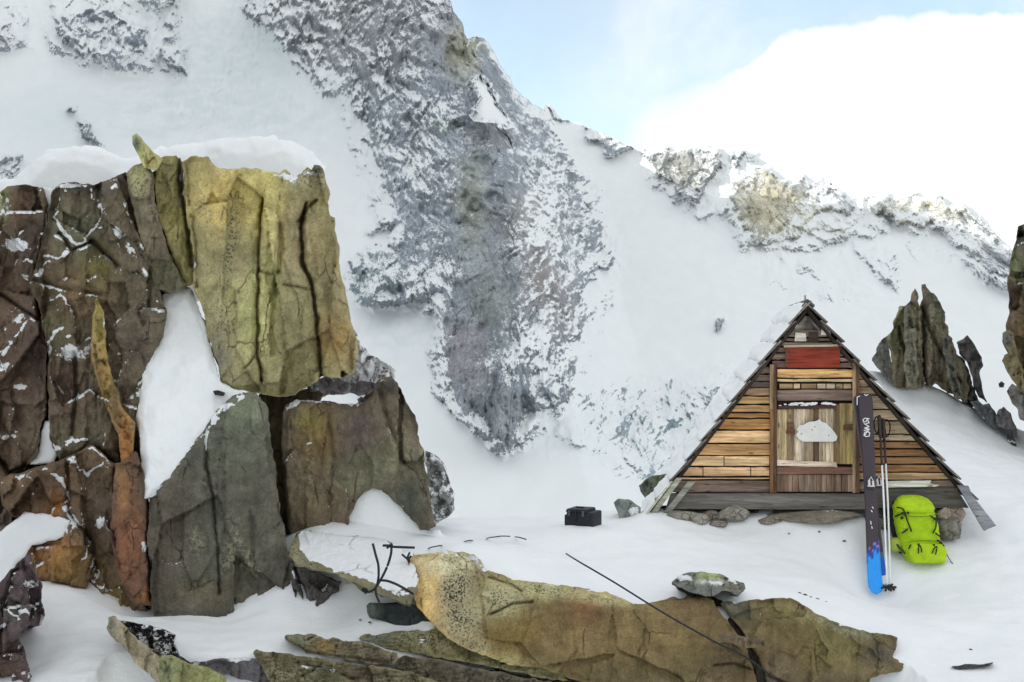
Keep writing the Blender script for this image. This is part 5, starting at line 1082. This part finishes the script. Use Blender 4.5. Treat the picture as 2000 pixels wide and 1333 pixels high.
def pole(label, top, bot, split, bend, seed):
    root = empty('ski_pole', bot); tag(root, label, 'ski pole', 'pair of ski poles leaning on the hut')
    d = top - bot; L = d.length; dn = d / L
    def at(t): return dn * (L * t) + Vector((bend * math.sin(math.pi * t), 0, 0))
    bm = bmesh.new(); tube(bm, [at(t) for t in (.0, .1, .25, .5, split)], [.004, .0065, .0072, .0078, .0082], 10, alb((226, 222, 214))); link_bm('lower_shaft', bm, GEAR, root, True)
    bm = bmesh.new(); tube(bm, [at(split - .01), at(split + .02), at(.80), at(.89)], [.011, .0095, .0095, .0095], 10, alb((42, 28, 26))); link_bm('upper_shaft', bm, GEAR, root, True)
    bm = bmesh.new(); tube(bm, [at(.87), at(.89), at(.92), at(.95), at(.985), at(1.0)], [.012, .017, .015, .0165, .018, .012], 12, alb((36, 26, 26))); link_bm('grip', bm, GEAR, root, True)
    bm = bmesh.new(); tp = at(.985); s = 1 if seed else -1
    loop = smooth_path([tp, tp + Vector((.03 * s, -.02, .012)), tp + Vector((.052 * s, -.03, -.03)), tp + Vector((.045 * s, -.035, -.10)), tp + Vector((.022 * s, -.03, -.13)), tp + Vector((.010 * s, -.022, -.06)), tp], 6)
    tube(bm, loop, .0062, 6, alb((34, 24, 24))); link_bm('strap', bm, FAB, root, True)
    bm = bmesh.new(); c = at(.028)
    for k in range(6):
        an = k * math.pi / 3 + seed; r = .048
        e = c + Vector((math.cos(an) * r, math.sin(an) * r * .9, math.sin(an) * r * .35 - .004))
        tube(bm, [c, c + (e - c) * .6, e], [.006, .008, .011], 6, alb((28, 22, 30)))
    tube(bm, [at(.018), at(.04)], [.012, .010], 8, alb((28, 22, 30))); link_bm('basket', bm, GEAR, root, True)
    return root
pole('ski pole nearer the skis, grip loop hanging left', P(1717, 812, 11.38), P(1733, 1158, 10.86), .72, .006, 0)
pole('ski pole nearer the backpack, strap loop hanging right', P(1724, 818, 11.40), P(1739, 1156, 10.92), .74, .012, 1)

# ---- backpack
PB = P(1800, 1098, 11.12)
pack = empty('backpack', PB); tag(pack, 'lime green backpack with black straps leaning under the right sill', 'backpack')
LIME = alb((142, 172, 16)); LIM2 = alb((152, 180, 24)); BK = alb((30, 30, 28))
mp_ = 11.15 / F
def loft(name, rings, parent, col, mat=FAB, nseg=48, wr=.006, ex=2.6, seed=0):
    """rings: (z, centre x, centre y, half width, half depth)"""
    rz = []
    for i in range(len(rings) - 1):
        for k in range(6):
            t = k / 6; rz.append([rings[max(i - 1, 0)][c] * 0 + rings[i][c] * (1 - t) + rings[i + 1][c] * t for c in range(5)])
    rz.append(list(rings[-1])); V = []
    for z, cx, cy, w, dp in rz:
        for k in range(nseg):
            an = 2 * math.pi * k / nseg; c, s = math.cos(an), math.sin(an)
            V.append((cx + w * np.sign(c) * abs(c) ** (2 / ex), cy + dp * np.sign(s) * abs(s) ** (2 / ex), z))
    V = np.array(V); nz = fbm(V[:, 0] * 14 + seed, V[:, 1] * 14, V[:, 2] * 9, 3) + .9 * ridged(V[:, 0] * 7 + V[:, 2] * 9 + seed, V[:, 1] * 6, V[:, 2] * 16, 2); V[:, 1] -= nz * wr * 1.4; V[:, 0] += nz * wr * .6
    n = len(rz); I = np.arange(n * nseg).reshape(n, nseg); J = np.roll(I, -1, 1)
    q = np.stack([I[:-1], J[:-1], J[1:], I[1:]], -1).reshape(-1, 4)
    V = np.concatenate([V, [[rz[0][1], rz[0][2], rz[0][0]], [rz[-1][1], rz[-1][2], rz[-1][0]]]])
    tr = np.concatenate([np.stack([J[0], I[0], np.full(nseg, n * nseg)], 1), np.stack([I[-1], J[-1], np.full(nseg, n * nseg + 1)], 1)])
    C = np.zeros((len(V), 3)) + col
    return mesh_np(name, V, [q, tr], mat, parent, attrs={'Col': C})
def pk(a, b, y): return Vector(((a - 1800) * mp_, y, (1098 - b) * mp_))
def ring(b, l, r_, dp, y): return ((1098 - b) * mp_, ((l + r_) / 2 - 1800) * mp_, y, (r_ - l) / 2 * mp_, dp)
loft('main_bag', [ring(1098, 1778, 1838, .06, .02), ring(1096, 1772, 1841, .10, .02), ring(1085, 1764, 1841, .125, .02), ring(1070, 1760, 1839, .13, .03), ring(1058, 1758, 1836, .118, .035), ring(1050, 1757, 1835, .125, .045), ring(1030, 1753, 1834, .13, .06), ring(1010, 1751, 1831, .125, .085), ring(998, 1751, 1828, .11, .10), ring(994, 1754, 1826, .09, .105)], pack, LIME, seed=1)
loft('lid', [ring(1003, 1758, 1824, .06, .09), ring(1001, 1751, 1829, .12, .09), ring(994, 1750, 1829, .128, .095), ring(984, 1754, 1825, .12, .10), ring(976, 1760, 1815, .095, .105), ring(972, 1768, 1806, .06, .11), ring(971, 1776, 1798, .03, .11)], pack, LIM2, seed=4)
loft('front_pocket', [ring(1097, 1780, 1836, .03, -.065), ring(1094, 1772, 1841, .05, -.065), ring(1080, 1767, 1842, .060, -.070), ring(1066, 1767, 1839, .058, -.068), ring(1060, 1770, 1836, .045, -.058), ring(1057, 1778, 1830, .02, -.05)], pack, LIM2, seed=8, ex=3)
loft('back_panel', [ring(1092, 1766, 1836, .03, .14), ring(1060, 1752, 1834, .04, .15), ring(1010, 1749, 1833, .04, .19), ring(985, 1756, 1826, .03, .20)], pack, BK, seed=9)
loft('side_pouch', [ring(1079, 1744, 1764, .03, .06), ring(1075, 1740, 1766, .05, .06), ring(1062, 1739, 1764, .055, .06), ring(1054, 1742, 1760, .04, .06), ring(1052, 1746, 1756, .02, .06)], pack, alb((150, 164, 70)), seed=12)
def strap(name, pts, w=.0065, c=BK):
    bm = bmesh.new(); tube(bm, smooth_path(pts, 6), w, 6, c); return link_bm(name, bm, FAB, pack, True)
def face_y(b): return np.interp(b, [995, 1010, 1030, 1050, 1060, 1066, 1080, 1095], [-.04, -.045, -.075, -.085, -.10, -.142, -.15, -.14])
def sfy(a, b):                                          # strap just proud of the bag face
    ed = abs(a - (1794 + (b - 1000) * .08)) / 42.0
    return float(face_y(b)) + max(0, ed - .55) ** 2 * .28 - .004
def S(*pp, off=0): return [pk(a, b, sfy(a, b) + off) for a, b in pp]
strap('compression_strap', S((1752,992),(1760,993),(1764,1000),(1769,1018),(1775,1036)))
strap('compression_strap', S((1750,1010),(1757,1005),(1762,1001)))
strap('compression_strap', S((1759,1040),(1764,1035),(1768,1031)))
strap('compression_strap', S((1813,1006),(1820,1011),(1828,1014)))
strap('compression_strap', S((1825,1014),(1822,1028),(1816,1039)))
strap('compression_strap', S((1821,1039),(1826,1043),(1831,1046)))
strap('gear_loop', S((1783,1076),(1785,1064),(1789,1063),(1790,1074)), .005)
strap('gear_loop', S((1809,1076),(1814,1066),(1820,1064),(1816,1078)), .005)
strap('gear_loop', S((1766,1068),(1770,1062),(1772,1061)), .006)
strap('buckle', S((1823,1053),(1828,1055),(1836,1064)), .008)
strap('buckle', S((1758,1013),(1761,1010)), .010); strap('buckle', S((1770,999),(1771,1003)), .009)
strap('hip_belt', [pk(1832,1000,.03), pk(1834,1030,.05), pk(1835,1055,.03), pk(1838,1066,-.04), pk(1842,1080,-.06), pk(1839,1095,-.06)], .007)
strap('hip_belt', [pk(1836,1060,.0), pk(1842,1068,-.03), pk(1845,1080,-.04), pk(1852,1094,-.06), pk(1856,1099,-.07)], .0045, alb((92, 96, 84)))
strap('hip_belt', [pk(1750,1052,.05), pk(1752,1062,.02), pk(1758,1072,-.01), pk(1766,1080,-.04)], .012, alb((64, 66, 44)))

bm = bmesh.new()
for a, b, w_, h_ in ((1764, 1003, .022, .030), (1822, 1012, .024, .024), (1786, 1060, .016, .016), (1815, 1061, .016, .016)):
    q = pk(a, b, sfy(a, b) - .008); bmesh.ops.create_cube(bm, size=1, matrix=Matrix.Translation(q) @ Matrix.Diagonal((w_, .012, h_, 1)))
    o = link_bm('buckle', bm, plain('buckle_plastic', (.02, .02, .02), .4), pack); bm = bmesh.new()
bm.free()
strap('zip_seam', S((1766,1057),(1780,1054),(1800,1053),(1820,1054),(1836,1058), off=-.004), .0035, alb((96, 118, 20)))
strap('lid_seam', S((1752,1004),(1770,1007),(1790,1008),(1812,1007),(1829,1003), off=-.006), .0035, alb((96, 118, 20)))
# ---- black case
CB = P(1138, 1027, 11.25); case = empty('camera_case', CB, R(-24)); tag(case, 'black padded case with a raised lid standing on the snow left of the hut', 'case')
CM = plain('case_fabric', (0.012, 0.014, 0.02), .6, .3, 60, .35)
def rbox(name, x0, x1, y0, y1, z0, z1, bev, parent, mat, taper=0):
    bm = bmesh.new(); bmesh.ops.create_cube(bm, size=1)
    for v in bm.verts:
        k = 1 - taper * (v.co.z + .5)
        v.co = Vector(((x0 + x1) / 2 + v.co.x * (x1 - x0) * k, (y0 + y1) / 2 + v.co.y * (y1 - y0) * k, z0 + (v.co.z + .5) * (z1 - z0)))
    bmesh.ops.bevel(bm, geom=bm.edges[:], offset=bev, segments=3, affect='EDGES', profile=.6)
    return link_bm(name, bm, mat, parent, True)
body = rbox('body', -.11, .13, -.10, .12, -.02, .125, .016, case, CM)
rbox('lid', -.115, .075, -.105, .125, .120, .148, .010, case, CM, .06)
rbox('front_pocket', -.135, -.108, -.08, .09, .005, .095, .010, case, CM)
bm = bmesh.new(); tube(bm, smooth_path([(-.02, -.108, .15), (-.02, -.115, .10), (-.02, -.112, .05)], 4), .007, 6); link_bm('clasp', bm, CM, case, True)
for xx in (-.09, .035):
    rbox('latch', xx, xx + .022, -.118, -.104, .09, .135, .003, case, plain('latch_metal', (.10, .10, .11), .35, .2, 40, .5, .8))
rbox('handle', -.06, .01, .0, .02, .147, .158, .005, case, CM)
bm = bmesh.new(); tube(bm, smooth_path([(.0, -.10, .0), (-.02, -.13, .0), (.03, -.16, -.015), (.07, -.14, -.015)], 5), .005, 6); link_bm('strap', bm, CM, case, True)

# ---- iron rods and the wires
IRON = plain('black_iron', (0.025, 0.027, 0.032), .55, .3, 60, .4, .5)
def rods(name, label, cat, lines, r, anchor):
    root = P(*anchor); bm = bmesh.new()
    for ln in lines: tube(bm, [p - root for p in smooth_path([P(*q) for q in ln], 6)], r, 8)
    o = link_bm(name, bm, IRON, None, True); o.location = root; return tag(o, label, cat)
rods('anchor_rods', 'bent black iron anchor rods twisted together beside the boulder', 'anchor', [
    [(728,1062,9.05),(734,1085,9.03),(739,1105,9.02),(739,1130,9.02),(734,1148,9.03),(722,1156,9.03),(712,1156,9.04)],
    [(764,1062,9.06),(764,1080,9.04),(757,1105,9.03),(745,1130,9.01),(732,1150,9.01),(720,1157,9.02)],
    [(741,1134,9.01),(756,1135,8.98),(775,1142,8.96),(795,1153,8.94),(806,1160,9.00)],
    [(733,1146,9.02),(735,1162,9.00),(741,1177,9.00)],
    [(712,1156,9.04),(708,1153,9.04),(710,1150,9.03),(715,1151,9.03),(716,1156,9.04),(712,1159,9.04)],
    [(748,1066,9.06),(757,1066,9.05),(764,1068,9.05),(780,1069,9.06),(810,1070,9.08)], [(756,1071,9.05),(764,1064,9.04),(767,1070,9.04)]], .0085, (739,1140,9.02))
rods('wire', 'straight dark wire running from the snow down across the boulder', 'wire', [[(1106,1082,9.9),(1130,1097,9.35),(1200,1138,9.05),(1300,1200,8.88),(1400,1256,8.80),(1440,1275,8.8),(1480,1300,8.8),(1540,1350,8.8)]], .0060, (1300,1200,8.88))
rods('wire', 'dark wire dipping in and out of the snow behind the boulder', 'wire', [[(836,1072,9.96),(842,1069.5,9.80),(850,1068,9.80),(860,1066,9.80),(868,1066,10.4)],[(892,1062,10.4),(898,1059.5,10.3),(908,1058,10.2),(918,1056,10.2),(926,1057,10.8)],[(950,1053,10.9),(956,1050.5,10.7),(968,1049,10.6),(980,1047.5,10.6),(996,1048,10.8)],[(1006,1049,10.9),(1014,1050,10.7),(1028,1054,10.7)]], .0045, (900,1060,10.2))
rods('twig', 'dry black twig frozen to the left shoulder of the boulder', 'twig', [[(786,1084,9.62),(793,1090,9.55),(800,1096,9.5)],[(800,1080,9.58),(796,1090,9.54),(799,1099,9.5)],[(803,1086,9.5),(797,1094,9.5)]], .008, (796,1090,9.54))
# ================================================================ sky, sun, camera
SUN = Vector((-0.92, -0.20, 0.48)).normalized()
w = bpy.data.worlds.new('World'); SC.world = w; w.use_nodes = True
t = NT.__new__(NT); t.t = w.node_tree; t.m = w
bg = w.node_tree.nodes['Background']
sky = t.n('ShaderNodeTexSky', sky_type='NISHITA', sun_disc=False)
sky.sun_elevation = math.asin(SUN.z); sky.sun_rotation = math.atan2(SUN.x, SUN.y); sky.altitude = 2500; sky.air_density = 1.0; sky.dust_density = 0.6; sky.ozone_density = 1.0
tc = t.n('ShaderNodeTexCoord'); sep = t.n('ShaderNodeSeparateXYZ'); t.l(tc.outputs['Generated'], sep.inputs[0])
X, Y_, Z = sep.outputs
yy = t.math('MAXIMUM', Y_, 0.05)
u = t.math('DIVIDE', X, yy); v = t.math('DIVIDE', Z, yy)
gen = tc.outputs['Generated']
n1 = t.noise(gen, 22, 6, .6); n2 = t.noise(gen, 6, 5, .6, .3); n3 = t.noise(gen, 2.2, 5, .55)
# the cloud bank over the ridge: its top edge rises to the right (u, v are tangents of bearing)
fc = t.n('ShaderNodeFloatCurve'); cm = fc.mapping; cv = cm.curves[0]
CLOUD = [(1000, 300), (1120, 238), (1190, 208), (1260, 186), (1330, 168), (1400, 150), (1450, 128), (1490, 100), (1520, 72), (1560, 58), (1640, 48), (1700, 38), (1770, 30), (1840, 17), (1900, 20), (1960, 26), (2000, 22), (2300, 40)]
pts = [((a - 1000) / 1300.0, b / 300.0) for a, b in CLOUD]
cv.points[0].location = pts[0]; cv.points[1].location = pts[-1]
for p in pts[1:-1]: cv.points.new(*p)
for p in cv.points: p.handle_type = 'VECTOR'
cm.update()
t.l(t.math('DIVIDE', u, 0.5, clamp=True), fc.inputs['Value'])
edge = t.math('SUBTRACT', (666.5) / 2600.0, t.math('MULTIPLY', fc.outputs[0], 300.0 / 2600.0))
e = t.math('SUBTRACT', edge, v)
e = t.math('ADD', e, t.math('MULTIPLY', t.math('SUBTRACT', n1, .5), .022))
wid = t.rng(u, .10, .20, .030, .0055)
bank = t.rng(t.math('DIVIDE', e, wid), -1.0, 1.0)
bank = t.math('MULTIPLY', bank, t.rng(u, .055, .11))
wisp = t.math('ADD', t.math('MULTIPLY', t.rng(n2, .42, .74), .40), .34)
wisp = t.math('ADD', wisp, t.rng(t.math('ABSOLUTE', t.math('SUBTRACT', u, .08)), .10, .0, .0, .12))
rest = t.math('MULTIPLY', t.rng(n3, .36, .58, .45, 1.0), t.rng(t.math('MAXIMUM', t.math('SUBTRACT', .86, Y_), t.math('SUBTRACT', Z, .30)), .0, .25))  # cloud added over the unseen dome to neutralise the skylight
m = t.math('MAXIMUM', t.math('MAXIMUM', bank, wisp), rest, clamp=True)
inner = t.rng(t.noise(gen, 7, 4), .3, .7, .90, 1.04)
cl = t.n('ShaderNodeCombineColor'); 
for i, k in enumerate((CLOUD_K * .98, CLOUD_K, CLOUD_K * .995)): t.l(t.math('MULTIPLY', inner, k), cl.inputs[i])
c = t.mix(m, t.mix(1.0, sky.outputs[0], (SKY_GAIN[0], SKY_GAIN[1], SKY_GAIN[2], 1), 'MULTIPLY'), cl.outputs[0])
t.l(c, bg.inputs['Color']); bg.inputs['Strength'].default_value = 0.15
ld = bpy.data.lights.new('sun', 'SUN'); ld.energy = 3.2; ld.angle = R(0.53); ld.color = (1.0, 0.95, 0.86)
lo = bpy.data.objects.new('sun', ld); COL.objects.link(lo); lo.rotation_euler = (-SUN).to_track_quat('-Z', 'Y').to_euler()
cd = bpy.data.cameras.new('camera'); co_ = bpy.data.objects.new('camera', cd); COL.objects.link(co_)
co_.location = (0, 0, CZ); co_.rotation_euler = (R(90), 0, 0); cd.sensor_width = 36; cd.lens = F / 2000 * 36; cd.clip_start = .05; cd.clip_end = 20000
SC.camera = co_
vs = SC.view_settings; vs.view_transform = 'Standard'; vs.look = 'None'; vs.exposure = EXPO; vs.gamma = 1; vs.use_curve_mapping = False
SC.cycles.max_bounces = 6; SC.cycles.diffuse_bounces = 3
